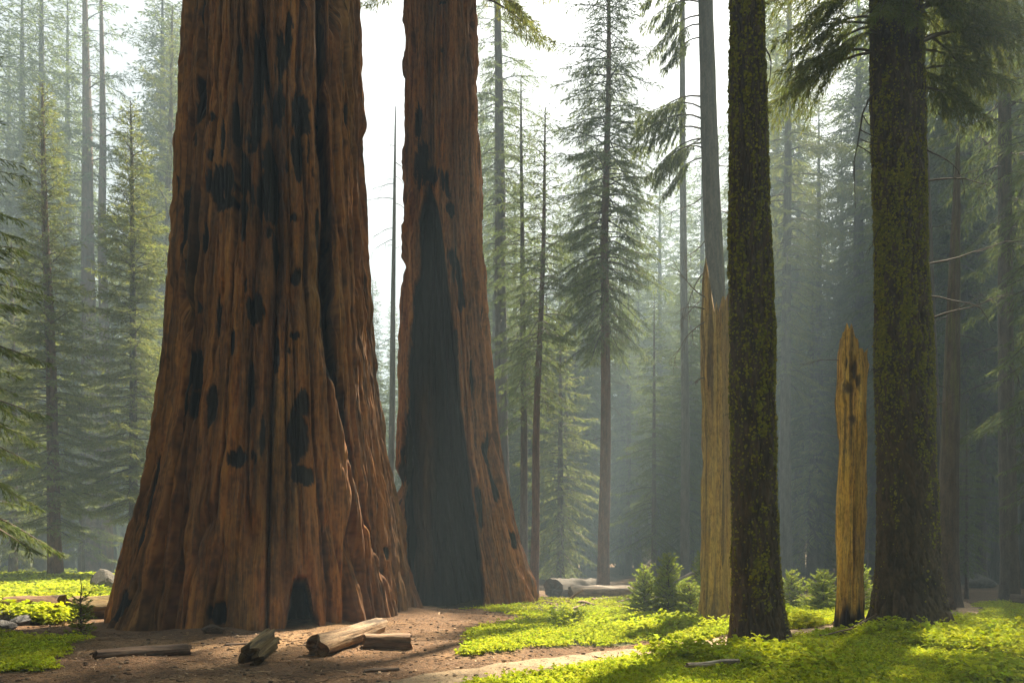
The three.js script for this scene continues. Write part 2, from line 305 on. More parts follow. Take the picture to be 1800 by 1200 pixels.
// dead bare twigs: a crooked stem that forks
function deadTwigs(Wd, o, az, len, rng, col = [0.10, 0.085, 0.065], depth = 0, el = 0.1, r0) {
  const pts = []; let [x, y, z] = o, a = az, e = el; const n = 6, r = r0 ?? 0.008 + len * 0.010;
  for (let k = 0; k <= n; k++) { pts.push([x, y, z]); const s = len / n; x += Math.cos(a) * Math.cos(e) * s; z += Math.sin(a) * Math.cos(e) * s; y += Math.sin(e) * s; a += (rng() - 0.5) * 0.5; e += (rng() - 0.62) * 0.45; }
  Wd.tube(pts, pts.map((_, k) => Math.max(0.004, r * (1 - 0.8 * k / n))), 5, col);
  if (depth < 2) for (let k = 2; k <= n; k++) if (rng() < 0.75) deadTwigs(Wd, pts[k], a + (rng() - 0.5) * 2, len * (0.25 + 0.3 * rng()), rng, col, depth + 1, e + (rng() - 0.6) * 1.0, r * 0.5);
}

// plain forest trunk with furrowed bark
function plainTrunk({ x, z, height, radius, axis = () => [0, 0], col = [0.1, 0.065, 0.045], seed = 1, cols = 20, rows = 70, rough = 0.05, moss, top }) {
  const face = facing(x, z);
  return trunkGrid({
    face, ang: angles(cols, Math.max(6, cols / 2 | 0), Math.PI * 0.62), hs: steps(0, height, rows, 1.15), radius, axis, uvr: radius(2), top,
    disp: (a, h, r) => r * (rough * noise(a * 5, h * 0.7, seed) + rough * 0.8 * noise(a * 11, h * 1.6, seed + 2)) + 0.25 * r * Math.exp(-h / 0.45) * (0.5 + 0.9 * noise(a * 1.6 + 9, 0.3, seed)),
    color: (a, h) => { const k = 1 + 0.45 * fbm(a * 5, h * 0.7, seed + 4) + 0.25 * noise(a * 14, h * 4, seed), m = moss ? moss(a, h) : 0; return [lerp(col[0] * k, 0.13 * k, m), lerp(col[1] * k, 0.125 * k, m), lerp(col[2] * k, 0.02, m)]; },
  })[0];
}

// ------------------------------------------------------------------ the large sequoia
{
  const { x, z } = SEQ1, face = facing(x, z), Y = -0.25, DEP = 20, CX = 466;
  const radius = softCurve([[0, 3.62], [0.85, 3.48], [2.1, 3.24], [3.7, 2.94], [5.4, 2.68], [7.3, 2.49], [11.5, 2.25], [15.9, 2.07], [30, 1.7], [46, 1.0]]);
  const axis = (h) => [0.2 + 0.06 * smooth(0, 7, h), 0];
  const spot = (px, py, rx, ry, bx = 0) => { const [a, h] = toTree(px, py, CX + 12, DEP, radius), r = radius(h), pm = FOC / (DEP - r); return [a, h - Y, rx / pm / r * 1.15, ry / pm, bx / pm / r]; };
  const burnt = marker([
    [352, 60, 8, 90, -4], [346, 200, 9, 95, 5], [330, 395, 9, 70, 8], [449, 110, 11, 85, 2], [441, 230, 13, 48, 6], [490, 80, 10, 60, 6], [481, 190, 9, 48, 3], [514, 200, 14, 48], [513, 265, 17, 48], [553, 135, 10, 14], [547, 170, 8, 15],
    [466, 280, 15, 36], [460, 345, 16, 50], [380, 330, 25, 34], [388, 362, 16, 20], [368, 217, 5, 10], [367, 283, 6, 10], [424, 310, 9, 42], [421, 390, 8, 42], [409, 220, 5, 40], [416, 110, 5, 50], [320, 346, 7, 22], [507, 377, 6, 9], [463, 410, 7, 12],
    [511, 483, 6, 15], [328, 483, 7, 14], [440, 545, 15, 26], [345, 550, 9, 15], [508, 585, 8, 8], [551, 545, 6, 40], [340, 660, 18, 36], [336, 720, 13, 30], [302, 690, 8, 46], [370, 715, 7, 34], [435, 680, 5, 44], [526, 703, 12, 24], [514, 770, 19, 48], [523, 832, 21, 22], [413, 805, 20, 21],
    [382, 560, 6, 46], [405, 600, 4, 30], [650, 735, 5, 13], [640, 470, 5, 22], [567, 640, 5, 30], [690, 972, 8, 14], [497, 615, 4, 8], [585, 705, 4, 14], [280, 860, 10, 55], [265, 950, 9, 60], [372, 1078, 22, 20], [240, 1060, 30, 26], [388, 250, 4, 40], [475, 440, 4, 30], [360, 430, 6, 26],
    [425, 505, 4, 20], [478, 620, 4, 34], [455, 760, 3, 40], [545, 400, 4, 36], [600, 180, 4, 60], [615, 520, 4, 50],
  ].map((m) => spot(...m)));
  const crease = curve([[0, 1.02], [1.5, 0.86], [3, 0.67], [4.5, 0.57], [7, 0.47], [11, 0.49], [17, 0.47], [46, 0.5]]);
  const [holeA] = toTree(524, 1085, CX + 12, DEP, radius);
  const hole = (a, h) => { const q = (a - holeA) * 3.9 / (0.34 * Math.sqrt(clamp(1.2 - h / 1.35, 0.0001, 1.2))); return h < 1.6 ? smooth(1.15, 0.75, Math.abs(q) + 0.16 * noise(a * 30, h * 4, 3)) * smooth(1.5, 1.15, h) : 0; };
  const disp = (a, h, r) => {
    const s = a * 2.6, fl = Math.exp(-h / 2.3), w = 0.45 * noise(s * 0.55, h * 0.14, 11);
    const big = noise(s * 0.62 + 5 + 0.3 * w, h * 0.035, 21) * (0.16 + 0.2 * fl);
    const butt = (1 - Math.abs(noise(s * 1.15 + w * 0.7, h * 0.07, 25)) * 1.6) * (0.07 + 0.4 * fl) - 0.06 * fl;
    const v1 = Math.abs(noise(s * 2.1 + w, h * 0.1, 31)), v2 = Math.abs(noise(s * 4.4 + w * 2, h * 0.19, 32)), v3 = Math.abs(noise(s * 9 + w * 3, h * 0.36, 33));
    let d = big + butt - 0.36 * smooth(0.15, 0, v1) - 0.2 * smooth(0.2, 0, v2) - 0.085 * smooth(0.28, 0, v3) + 0.026 * noise(s * 17, h * 0.7, 34) + 0.011 * noise(s * 34, h * 2.4, 35);
    d += 0.05 * noise(s * 2.4, h * 0.6, 36) * (0.2 + fl) + 0.42 * Math.exp(-h / 0.55) * Math.max(-0.25, noise(s * 1.35 + 3.4 + 0.4 * w, h * 0.15, 26) - 0.05) + 0.02 * noise(s * 6, h * 3.5, 37) + 0.035 * noise(s * 11 + w * 3, h * 1.7, 38) + 0.02 * noise(s * 26, h * 5, 39);
    const dc = (a - crease(h)) * r + 0.05 * noise(h * 0.9, 3, 1); d -= 0.16 * Math.exp(-((dc / 0.5) ** 2));
    d += 0.2 * smooth(-0.9, -0.16, dc) * smooth(0.02, -0.14, dc);          // lip of bark along the crease
    d -= 0.045 * burnt(a, h);
    return d;
  };
  const push = (a, h, r) => { const dc = (a - crease(h)) * r + 0.05 * noise(h * 0.9, 3, 1); return 1.9 * Math.exp(-((dc / lerp(0.1, 0.17, smooth(1.5, 8, h))) ** 4)) * smooth(0.6, 3.6, h) + 1.6 * hole(a, h); };
  const color = (a, h) => {
    const s = a * 2.6, w = 0.45 * noise(s * 0.55, h * 0.14, 11), f = fbm(s * 2.2 + w, h * 0.16, 41), f2 = noise(s * 7 + w * 2, h * 0.35, 42), f3 = fbm(s * 16, h * 1.5, 43, 3);
    const t = clamp(0.5 + 1.1 * f + 0.4 * f2), k = 1 + 0.3 * f2 + 0.5 * f3;
    let c = [lerp(0.19, 0.33, t) * k, lerp(0.08, 0.142, t) * k, lerp(0.024, 0.038, t) * k];
    const ol = smooth(0.1, 0.6, noise(s * 1.3, h * 0.25, 44)) * 0.5; c = [lerp(c[0], 0.2 * k, ol), lerp(c[1], 0.115 * k, ol), lerp(c[2], 0.034 * k, ol)];
    const st = smooth(0.45, 0.62, noise(s * 5.5 + w * 2, h * 0.12, 45) + 0.12 * noise(s * 22, h * 1.2, 47)) * smooth(-0.05, 0.35, noise(s * 1.1, h * 0.3, 46)) * 0.5 * smooth(5, 8, h), b = Math.max(burnt(a, h), hole(a, h), st);
    return [lerp(c[0], 0.016, b), lerp(c[1], 0.013, b), lerp(c[2], 0.012, b)];
  };
  const hs = [...steps(0, 4, 130).slice(0, -1), ...steps(4, 17, 270).slice(0, -1), ...steps(17, 46, 40)];
  const [, hollow, trunk] = trunkGrid({ face, ang: angles(600, 44, 1.75), hs, radius, axis, disp, color, uvr: 2.6, push, pick: (a, h) => hole(a, h) > 0.5 });
  const t = thing('giant_sequoia', 'enormous fluted sequoia trunk with black burn marks and a small dark hollow at its foot', 'tree', [x, Y, z]);
  part('trunk', trunk, M.sequoia, t); const ho = part('burnt_hollow', hollow, M.char, t); ho.userData.label = 'black arched hollow at the foot of the trunk';
  addCrown(t, crown({ seed: 5, h0: 24, h1: 46, count: 240, axis: () => [0.14, 0], rtrunk: radius, profile: (q) => lerp(5.0, 2.0, q), pitch: (q) => lerp(-0.2, 0.5, q), gaps: 0.3, clump: 0.5, style: { step: 0.42, spray: 0.42, width: 0.07, bush: 0.8, bare: 0.45, per: 0.17 } }));
}

// ------------------------------------------------------------------ the second sequoia with the burnt-out face
{
  const { x, z } = SEQ2, face = facing(x, z), Y = -0.3, DEP = 26, CX = 800;
  const radius = softCurve([[0, 2.25], [0.6, 2.12], [2.46, 1.88], [5.24, 1.62], [8.96, 1.42], [14.5, 1.17], [20.1, 1.09], [32, 0.85], [46, 0.5]]);
  const cxAt = curve([[0, 820], [0.6, 818], [2.46, 806], [5.24, 790], [8.96, 783], [14.5, 777], [20, 774], [46, 770]]);
  const axis = (h) => { const o = (cxAt(h) - CX) / FOC * DEP; return [o, 0]; };
  const faceL = curve([[0, 716], [2, 719], [5.2, 721], [8.9, 727], [12.9, 745], [13.5, 756]]), faceR = curve([[0, 842], [1.0, 848], [2.6, 838], [5.2, 818], [7.1, 808], [9.6, 795], [13, 770], [13.5, 757]]);
  const angOf = (px, h) => { const r = radius(h), pm = FOC / (DEP - 0.75 * r); return Math.asin(clamp((px - cxAt(h)) / pm / r, -0.985, 0.985)); };
  const ragged = (h, k) => (0.06 * noise(h * 0.9, k, 3) + 0.03 * noise(h * 2.6, k + 3, 3)) / radius(h) * smooth(13.4, 11, h);
  const L0 = curve(steps(0, 13.6, 40).map((h) => [h, angOf(faceL(h), h)])), R0 = curve(steps(0, 13.6, 40).map((h) => [h, angOf(faceR(h), h)])), LA = (h) => L0(h) + ragged(h, 2), RA = (h) => R0(h) + ragged(h, 8);
  const cat = (a, h) => { if (h > 13.7) return 0; const r = radius(h); return smooth(-0.012, 0.012, (a - LA(h)) * r) * smooth(-0.012, 0.012, (RA(h) - a) * r) * smooth(13.7, 13.3, h + 0.25 * noise(a * 30, 1, 2)); };
  const LC = -0.95, RC = 0.35, HALF = 1.9, open = (h) => smooth(16.5, 13.4, h); // columns of the mesh follow the two edges of the cleft
  const warp = (a, h) => { if (a >= HALF) return a; const l = lerp(LC, LA(Math.min(h, 13.3)) - 0.0, open(h)), r = lerp(RC, RA(Math.min(h, 13.3)), open(h)); return a < LC ? lerp(-HALF, l, (a + HALF) / (LC + HALF)) : a < RC ? lerp(l, r, (a - LC) / (RC - LC)) : lerp(r, HALF, (a - RC) / (HALF - RC)); };
  const spot = (px, py, rx, ry, bx = 0) => { const hh = EYE + (HOR - py) / 54 - Y, r = radius(hh); return [angOf(px, hh), hh, rx / 56 / r * 1.2, ry / 56, bx / 56 / r]; };
  const burnt = marker([[745, 315, 10, 42, 3], [760, 335, 16, 18], [784, 350, 7, 26, -4], [790, 395, 7, 14], [803, 500, 9, 44, -6], [811, 540, 7, 26], [793, 478, 7, 16], [778, 37, 5, 4], [779, 123, 4, 5], [830, 690, 5, 40], [862, 800, 7, 30], [870, 850, 7, 30], [738, 240, 5, 30], [715, 800, 10, 60], [707, 860, 10, 60], [850, 560, 5, 26], [800, 640, 4, 40], [900, 950, 6, 20], [845, 900, 6, 40]].map((m) => spot(...m)));
  const disp = (a, h, r) => {
    const s = a * 1.6, fl = Math.exp(-h / 2.0), w = 0.4 * noise(s * 0.8, h * 0.16, 61), c = cat(a, h);
    const v1 = Math.abs(noise(s * 2.6 + w, h * 0.13, 62)), v2 = Math.abs(noise(s * 5.6 + w * 2, h * 0.26, 63)), v3 = Math.abs(noise(s * 11 + w * 3, h * 0.5, 66));
    let d = noise(s * 0.9 + 2, h * 0.05, 64) * (0.08 + 0.16 * fl) + (1 - Math.abs(noise(s * 1.6 + w, h * 0.09, 65)) * 1.6) * (0.04 + 0.2 * fl);
    d += -0.2 * smooth(0.17, 0, v1) - 0.11 * smooth(0.22, 0, v2) - 0.045 * smooth(0.3, 0, v3) + 0.016 * noise(s * 20, h * 0.8, 67) + 0.03 * noise(s * 3, h * 1.6, 68) + 0.012 * noise(s * 9, h * 4, 69) + 0.025 * noise(s * 14 + w * 3, h * 1.9, 76) + 0.014 * noise(s * 30, h * 5, 77);
    d += 0.07 * smooth(0.35, 0.55, noise(h * 0.9 + 3, a > 0 ? 2 : 8, 70)) * smooth(0.9, 1.4, Math.abs(a)); // ragged bark slabs on the flanks
    d -= 0.04 * burnt(a, h);
    if (h < 13.6) d += 0.13 * (1 - c) * (smooth(0.55, 0.08, (a - RA(h)) * r) * (a > RA(h) - 0.02 ? 1 : 0) + 0.6 * smooth(0.4, 0.05, (LA(h) - a) * r) * (a < LA(h) + 0.02 ? 1 : 0));
    return d;
  };
  const push = (a, h, r) => cat(a, h) * (lerp(1.5, 0.85, clamp(h / 13)) + 0.06 * noise(a * 8, h * 0.5, 71) + 0.12 * noise(a * 3.2, h * 0.2, 72) - 0.16 * smooth(0.12, 0, Math.abs(a - LA(h) - 0.32)) * smooth(10, 6, h));
  const color = (a, h) => {
    const s = a * 1.6, w = 0.4 * noise(s * 0.8, h * 0.16, 61), f = fbm(s * 3 + w, h * 0.2, 73), f2 = noise(s * 9 + w * 2, h * 0.4, 74), f3 = fbm(s * 20, h * 1.6, 75, 3), t = clamp(0.5 + 0.9 * f + 0.25 * f2), k = 1 + 0.25 * f2 + 0.4 * f3;
    const b = Math.max(burnt(a, h), cat(a, h) > 0.12 ? 1 : 0), old = cat(a, h) > 0.12 ? 1.5 + 1.0 * f3 : 1;
    const brown = cat(a, h) > 0.12 ? 0.5 * smooth(0.3, 0.02, Math.abs(a - LA(h) - 0.34 + 0.05 * f2)) * smooth(8.5, 6, h) * smooth(0, 2, h) : 0;
    const c = [lerp(0.23, 0.38, t) * k, lerp(0.095, 0.16, t) * k, lerp(0.032, 0.05, t) * k], e = b * (1 - brown * 0.5);
    return [lerp(c[0], 0.017 * old, e), lerp(c[1], 0.0145 * old, e), lerp(c[2], 0.013 * old, e)];
  };
  const hs = [...steps(0, 3, 80).slice(0, -1), ...steps(3, 21, 260).slice(0, -1), ...steps(21, 46, 30)];
  const [, hollow, trunk] = trunkGrid({ face, ang: angles(380, 30, 1.9), hs, radius, axis, disp, color, uvr: 1.6, warp, push, pick: (a, h) => cat(a, h) > 0.2 });
  const t = thing('giant_sequoia', 'slimmer sequoia behind the huge trunk, its front burnt out in a tall black cleft', 'tree', [x, Y, z]);
  part('trunk', trunk, M.sequoia, t); const ho = part('burnt_hollow', hollow, M.char, t); ho.userData.label = 'tall charred cleft tapering to a point';
  const top = axis(25), F = { p: [], c: [] }, Wd = new GB(), rng = RNG(77);
  const style = { step: 0.12, spray: 0.17, width: 0.014, bush: 1.1, bare: 0.35, per: 0.036, droop: 0.7, lift: 0.2, hang: 0.25, twig: 0.3, tint: olive };
  for (const [h, az, len] of [[20.9, 0.5, 3.4], [20.4, -0.2, 3.2], [21.6, 0.9, 3.2], [20.8, 3.0, 1.9], [21.6, 2.6, 2.0], [22.0, 0.1, 3.6], [23.5, 3.4, 2.4], [20.6, 0.2, 2.9], [21.3, -0.4, 3.2], [22.8, 0.4, 3.4], [23.2, -0.1, 3.3], [20.3, 0.8, 2.4], [24, 0.7, 3.0], [21.9, -0.7, 2.8], [24.2, -0.3, 3.2], [20.9, 3.3, 1.7]]) bough(F, Wd, [top[0] + Math.cos(az) * 0.9, h, Math.sin(az) * 0.9], az, len, { ...style, pitch: -0.1 }, rng);
  const low = { leaves: leafGeo(F), wood: Wd.build() };
  part('low_boughs', low.wood, M.branch, t, 'stuff'); part('low_foliage', low.leaves, M.needle, t, 'stuff');
  addCrown(t, crown({ seed: 8, h0: 27.5, h1: 45, count: 240, axis: () => top, rtrunk: radius, profile: (q) => lerp(6.0, 2.5, q), gaps: 0.15, clump: 0.5, style: { step: 0.42, spray: 0.42, width: 0.07, bush: 0.8, bare: 0.4, per: 0.17 } }));
}

// ------------------------------------------------------------------ two mossy firs in front on the right
function mossyFir({ px, depth, y, topPx, rad, label, seed, mossN, mossSide, height }) {
  const x = PX(px, depth), z = -depth, face = facing(x, z), radius = softCurve(rad), lean = (topPx - px) / FOC * depth / 15;
  const axis = (h) => [lean * h, 0], rng = RNG(seed);
  const disp = (a, h, r) => {
    const s = a * 0.55, w = 0.25 * noise(s * 3, h * 1.2, seed), [f1, f2, id] = cells(s * 9 + w, h * 3.4 + noise(s * 5, h * 2, seed + 1) * 0.5, seed), e = f2 - f1;
    const [g1, g2] = cells(s * 20, h * 11, seed + 9);
    return -0.05 * smooth(0.26, 0.02, e) + 0.018 * id - 0.014 * smooth(0.25, 0.02, g2 - g1) + 0.03 * noise(s * 2.2, h * 0.5, seed + 2) + 0.012 * noise(s * 25, h * 9, seed + 3) + r * 0.32 * Math.exp(-h / 0.5) * (0.35 + 0.9 * noise(a * 1.5 + seed, 0.2, seed + 4)) + 0.012 * noise(h * 1.7, a * 2, seed + 5);
  };
  const mossAt = (a, h) => clamp(0.3 * fbm(a * 2.6, h * 0.7, seed + 6) * 2 + 0.42 + 0.4 * noise(a * 11, h * 5, seed + 8) + mossSide(a, h));
  const color = (a, h) => { const s = a * 0.55, [f1, f2, id] = cells(s * 9 + 0.25 * noise(s * 3, h * 1.2, seed), h * 3.4 + noise(s * 5, h * 2, seed + 1) * 0.5, seed), k = (0.7 + 0.6 * id) * (1 + 0.35 * fbm(s * 22, h * 7, seed + 7)), m = smooth(0.55, 0.85, mossAt(a, h) * 0.8 + 0.25 * noise(s * 20, h * 12, 4)) * 0.7; return [lerp(0.085 * k, 0.12 * k, m), lerp(0.058 * k, 0.105 * k, m), lerp(0.036 * k, 0.018 * k, m)]; };
  const hs = [...steps(0, 15, 330).slice(0, -1), ...steps(15, height, 30)];
  const [g] = trunkGrid({ face, ang: angles(150, 24, 1.85), hs, radius, axis, disp, color, uvr: 0.55 });
  const t = thing('mossy_fir', label, 'tree', [x, y, z]);
  part('trunk', g, M.bark, t);
  // cushions of moss sitting on the bark plates
  const tuft = new THREE.IcosahedronGeometry(1, 1); { const p = tuft.attributes.position; for (let i = 0; i < p.count; i++) { const k = 1 + 0.45 * noise(p.getX(i) * 2.1, p.getY(i) * 2.1, p.getZ(i) * 2.1 + 3); p.setXYZ(i, p.getX(i) * k, p.getY(i) * k, p.getZ(i) * k); } tuft.computeVertexNormals(); tuft.setAttribute('color', new THREE.Float32BufferAttribute(new Float32Array(p.count * 3).fill(1), 3)); }
  const im = new THREE.InstancedMesh(tuft, M.moss, mossN), m4 = new THREE.Matrix4(), q = new THREE.Quaternion(), e = new THREE.Euler(), col = new THREE.Color(); let n = 0;
  for (let k = 0; k < mossN * 14 && n < mossN; k++) {
    const a = (rng() * 2 - 1) * 1.95, h = 0.3 + 15.2 * rng(); if (rng() > Math.pow(mossAt(a, h), 2.2)) continue;
    const r = radius(h) + disp(a, h, radius(h)), s = 0.008 + 0.018 * rng() * rng() + 0.008 * mossAt(a, h), c = Math.cos(a) * r, sn = Math.sin(a) * r, [ax] = axis(h);
    m4.compose(new V3(ax + face.fx * c + face.rx * sn, h, face.fz * c + face.rz * sn), q.setFromEuler(e.set(rng() * 6, rng() * 6, rng() * 6)), new V3(s, s * (0.7 + 0.6 * rng()), s)); im.setMatrixAt(n, m4);
    const k2 = 0.65 + 0.7 * rng(), yl = rng(); col.setRGB(lerp(0.15, 0.27, yl) * k2, lerp(0.155, 0.235, yl) * k2, 0.022 * k2); im.setColorAt(n++, col);
  }
  im.count = n; im.name = 'moss'; im.userData.kind = 'stuff'; im.castShadow = im.receiveShadow = true; t.add(im);
  return { t, radius, axis, face, x, z, y };
}
const firA = mossyFir({ px: 1332, depth: 15, y: -0.08, topPx: 1309, seed: 101, mossN: 15000, height: 34, rad: [[0, 0.56], [0.5, 0.485], [2, 0.42], [5, 0.385], [8, 0.36], [12, 0.31], [16, 0.29], [34, 0.08]], mossSide: (a, h) => 0.65 * smooth(0.9, 1.5, a) + 0.12 * smooth(-1, -1.5, a) + 0.1 * smooth(2, 5, h) - 0.35 * smooth(1.4, 0.2, h), label: 'slender straight fir trunk with yellow-green moss along one edge, nearest the broken tall snag' });
const firB = mossyFir({ px: 1600, depth: 17.5, y: -0.1, topPx: 1572, seed: 202, mossN: 21000, height: 36, rad: [[0, 0.86], [0.5, 0.76], [1.5, 0.68], [4, 0.6], [7, 0.555], [10, 0.535], [14, 0.5], [36, 0.12]], mossSide: (a, h) => 0.3 * smooth(1.0, 1.6, a) + 0.22 * smooth(3, 6.5, h) * smooth(12, 9, h) - 0.4 * smooth(4, 1.5, h) - 0.1, label: 'thick dark fir trunk with mossy plated bark and leafy boughs across its top' });
const firTint = [0.125, 0.15, 0.025];
{ // crown of the slender fir, above the picture
  const c = crown({ seed: 31, h0: 20, h1: 36, count: 150, axis: firA.axis, rtrunk: firA.radius, profile: (t) => lerp(3.6, 0.8, t), gaps: 0.08, style: { step: 0.3, spray: 0.34, width: 0.06, per: 0.13 } });
  const Wd = new GB(), rng = RNG(3); deadTwigs(Wd, [firA.axis(11)[0] + 0.3, 11.2, 0.1], 0.5, 0.9, rng, [0.05, 0.04, 0.03], 1, -1.1); deadTwigs(Wd, [firA.axis(2)[0] - 0.36, 4.4, 0.1], 3.4, 0.3, rng, [0.05, 0.04, 0.03], 2, 0);
  addCrown(firA.t, c); part('dead_twig', Wd.build(), M.branch, firA.t, 'stuff');
}
{ // boughs of the thick fir that hang into the picture, and its crown above
  const F = { p: [], c: [] }, Wd = new GB(), rng = RNG(41), pm = FOC / 17.5, st = { step: 0.075, spray: 0.13, width: 0.0095, twig: 0.5, bush: 0.8, per: 0.024, bare: 0.22, tint: firTint, hang: 0.5, droop: 0.75, lift: 0.15 };
  for (const [h, az, len, p, dr] of [[13.6, 3.3, 2.1, 0.1, 0.9], [13.9, 2.85, 1.9, 0.25, 0.8], [13.2, 3.05, 1.6, -0.1, 0.7], [12.9, 3.5, 2.6, 0.05, 0.55], [14.4, 3.0, 2.0, 0.3, 0.6],
    [13.8, 0.1, 2.6, 0.1, 0.6], [13.3, -0.2, 2.2, 0.1, 0.9], [12.9, 0.35, 2.9, 0.2, 0.55], [12.4, 0.05, 1.5, -0.3, 0.7], [13.9, 0.6, 2.2, 0.1, 0.8], [14.2, -0.5, 1.7, 0.0, 0.8], [12.0, 0.25, 1.7, -0.35, 0.5], [12.6, -0.05, 1.3, -0.5, 0.5],
    [13.8, 1.4, 1.5, -0.1, 0.9], [13.9, 1.9, 1.4, -0.1, 1.0], [13.7, 1.1, 1.5, -0.1, 0.9], [14.3, 1.6, 1.7, 0, 0.9], [14.2, 2.3, 1.7, 0.1, 0.8], [14.5, 0.8, 2.0, 0.2, 0.8], [14.6, 2.6, 1.8, 0.3, 0.8], [14.8, -0.1, 2.6, 0.2, 0.6], [13.4, 3.2, 1.8, 0.15, 0.5], [13.1, 2.9, 1.3, 0, 0.9], [13.5, 3.6, 2.2, 0.2, 0.8], [14.1, 3.3, 2.3, 0.2, 0.7], [12.8, 3.2, 2.3, 0.3, 0.7], [13.0, 0.15, 2.4, 0.25, 0.8], [13.6, 0.4, 2.0, 0.1, 1.0], [14.0, -0.2, 2.4, 0.2, 0.9], [12.3, 0.4, 1.9, 0.0, 0.7], [13.5, 0.9, 1.6, 0.1, 0.9], [13.6, 2.2, 1.5, 0.1, 0.9], [13.2, 1.7, 1.2, 0.0, 1.1], [14.5, 0.3, 3.0, 0.2, 0.7], [14.4, 3.4, 2.4, 0.3, 0.7], [13.9, 1.2, 1.6, 0, 1.0], [12.9, -0.3, 2.6, 0.25, 0.7]]) {
    const [ax] = firB.axis(h); bough(F, Wd, [ax + Math.cos(az) * 0.4, h, Math.sin(az) * 0.4], az, len, { ...st, pitch: p, droop: dr }, rng);
  }
  part('low_boughs', Wd.build(), M.branch, firB.t, 'stuff'); part('low_foliage', leafGeo(F), M.needle, firB.t, 'stuff');
  leafTris += F.p.length / 9;
  const c = crown({ seed: 33, h0: 19.5, h1: 37, count: 170, axis: firB.axis, rtrunk: firB.radius, profile: (t) => lerp(3.8, 0.6, t), gaps: 0.12, style: { step: 0.3, spray: 0.34, width: 0.06, per: 0.13, tint: firTint } });
  addCrown(firB.t, c);
  const Wt = new GB(), twc = [0.06, 0.045, 0.03];
  for (const [h, side, len, el] of [[10.7, -1, 0.5, 0.1], [11.9, -1, 2.2, -0.85], [8.9, -1, 0.55, -0.9], [9.9, 1, 1.6, 0.05], [10.6, 1, 1.1, -0.6], [8.1, 1, 1.9, 0.1], [7.4, 1, 1.2, -0.2], [6.9, 1, 1.6, 0.35], [5.8, -1, 0.35, 0], [5.0, 1, 0.5, 0.3]]) { const [ax] = firB.axis(h); deadTwigs(Wt, [ax + side * firB.radius(h) * 0.95, h, 0.15], side > 0 ? 0.25 : 2.9, len, rng, twc, 1, el, 0.012 + len * 0.008); }
  part('dead_twig', Wt.build(), M.branch, firB.t, 'stuff');
}

// ------------------------------------------------------------------ broken snags of bare, weathered wood
function snag({ px, depth, y, topPx, rad, tops, label, seed, col, name = 'broken_snag', knots = [], bark }) {
  const x = PX(px, depth), z = -depth, face = facing(x, z), radius = softCurve(rad), H = tops.reduce((m, p) => Math.max(m, p[1]), 0), lean = (topPx - px) / FOC * depth / H, tp = curve(tops);
  const top = (a) => { const b = a > Math.PI ? a - 2 * Math.PI : a; return tp(b) + 0.05 * noise(b * 9, 1, seed); };
  const knot = (a, h) => { let m = 0, d = 0; for (const [ka, kh, ra, rh, kd] of knots) { const v = ((a - ka) / ra / 1.7) ** 2 + ((h - kh) / rh) ** 2 + 0.3 * noise(a * 9, h * 5, seed); if (v < 2) { const w = smooth(1.1, 0.3, v); m = Math.max(m, w * (kd < 0 ? 1 : 0)); d += w * kd * 1.3; } } return [m, d]; };
  const disp = (a, h, r) => {
    const s = a * r, v = Math.abs(noise(s * 9 + 0.5 * noise(s * 3, h, seed), h * 0.35, seed + 1));
    return 0.045 * noise(a * 1.6, h * 0.75, seed + 2) + 0.02 * noise(a * 4, h * 1.9, seed + 12) - 0.03 * smooth(0.12, 0, v) + 0.008 * noise(s * 40, h * 1.5, seed + 3) + 0.02 * noise(s * 7, h * 2.2, seed + 4) + 0.2 * r * Math.exp(-h / 0.4) * (0.5 + noise(a * 1.7, 1, seed)) + knot(a, h)[1] + 0.02 * smooth(0.3, 0.5, noise(a * 3, h * 0.8, seed + 6));
  };
  const color = (a, h) => {
    const s = a * 0.5, f = fbm(s * 7, h * 0.5, seed + 7), f2 = fbm(s * 26, h * 1.6, seed + 8), k = 1 + 0.35 * f2 + 0.25 * f, g = smooth(0.05, 0.4, noise(s * 4, h * 0.5, seed + 9)), m = knot(a, h)[0];
    let c = [lerp(col[0], col[3], g) * k, lerp(col[1], col[4], g) * k, lerp(col[2], col[5], g) * k];
    const st = Math.max(smooth(0.4, 0.6, noise(s * 12, h * 0.45, seed + 10)) * 0.6, m * 0.85); c = [lerp(c[0], 0.05, st), lerp(c[1], 0.03, st), lerp(c[2], 0.02, st)];
    return bark ? bark(a, h, c) : c;
  };
  const [g] = trunkGrid({ face, ang: angles(110, 50, 1.85), hs: steps(0, H, 170), radius, axis: (h) => [lean * h, 0], disp, color, uvr: radius(1), top });
  { // close the broken top with a sunken, splintered core
    const p = g.attributes.position, w = 161, last = (p.count / w - 1) * w; const G = new GB(), ring = [];
    let cx = 0, cz = 0, low = 1e9; for (let i = 0; i < w; i++) { cx += p.getX(last + i) / w; cz += p.getZ(last + i) / w; low = Math.min(low, p.getY(last + i)); }
    for (let q = 0; q <= 4; q++) for (let i = 0; i < w; i++) { const t = q / 4, n = q ? 0.25 * noise(i * 0.8, q * 3, seed) * (1 - t) : 0; G.v(lerp(p.getX(last + i), cx, t), lerp(p.getY(last + i), low - 0.25, Math.pow(t, 0.7)) + n * (q < 4 ? 1 : 0), lerp(p.getZ(last + i), cz, t), [col[0] * 0.8, col[1] * 0.75, col[2] * 0.7], i * 0.02, t); }
    for (let q = 0; q < 4; q++) for (let i = 0; i < w - 1; i++) { const a = q * w + i, b = a + w; G.i.push(a, a + 1, b, b, a + 1, b + 1); }
    const t = thing(name, label, 'snag', [x, y, z]); part('trunk', g, M.wood, t); part('splintered_top', G.build(), M.wood, t); return { t, x, y, z };
  }
}
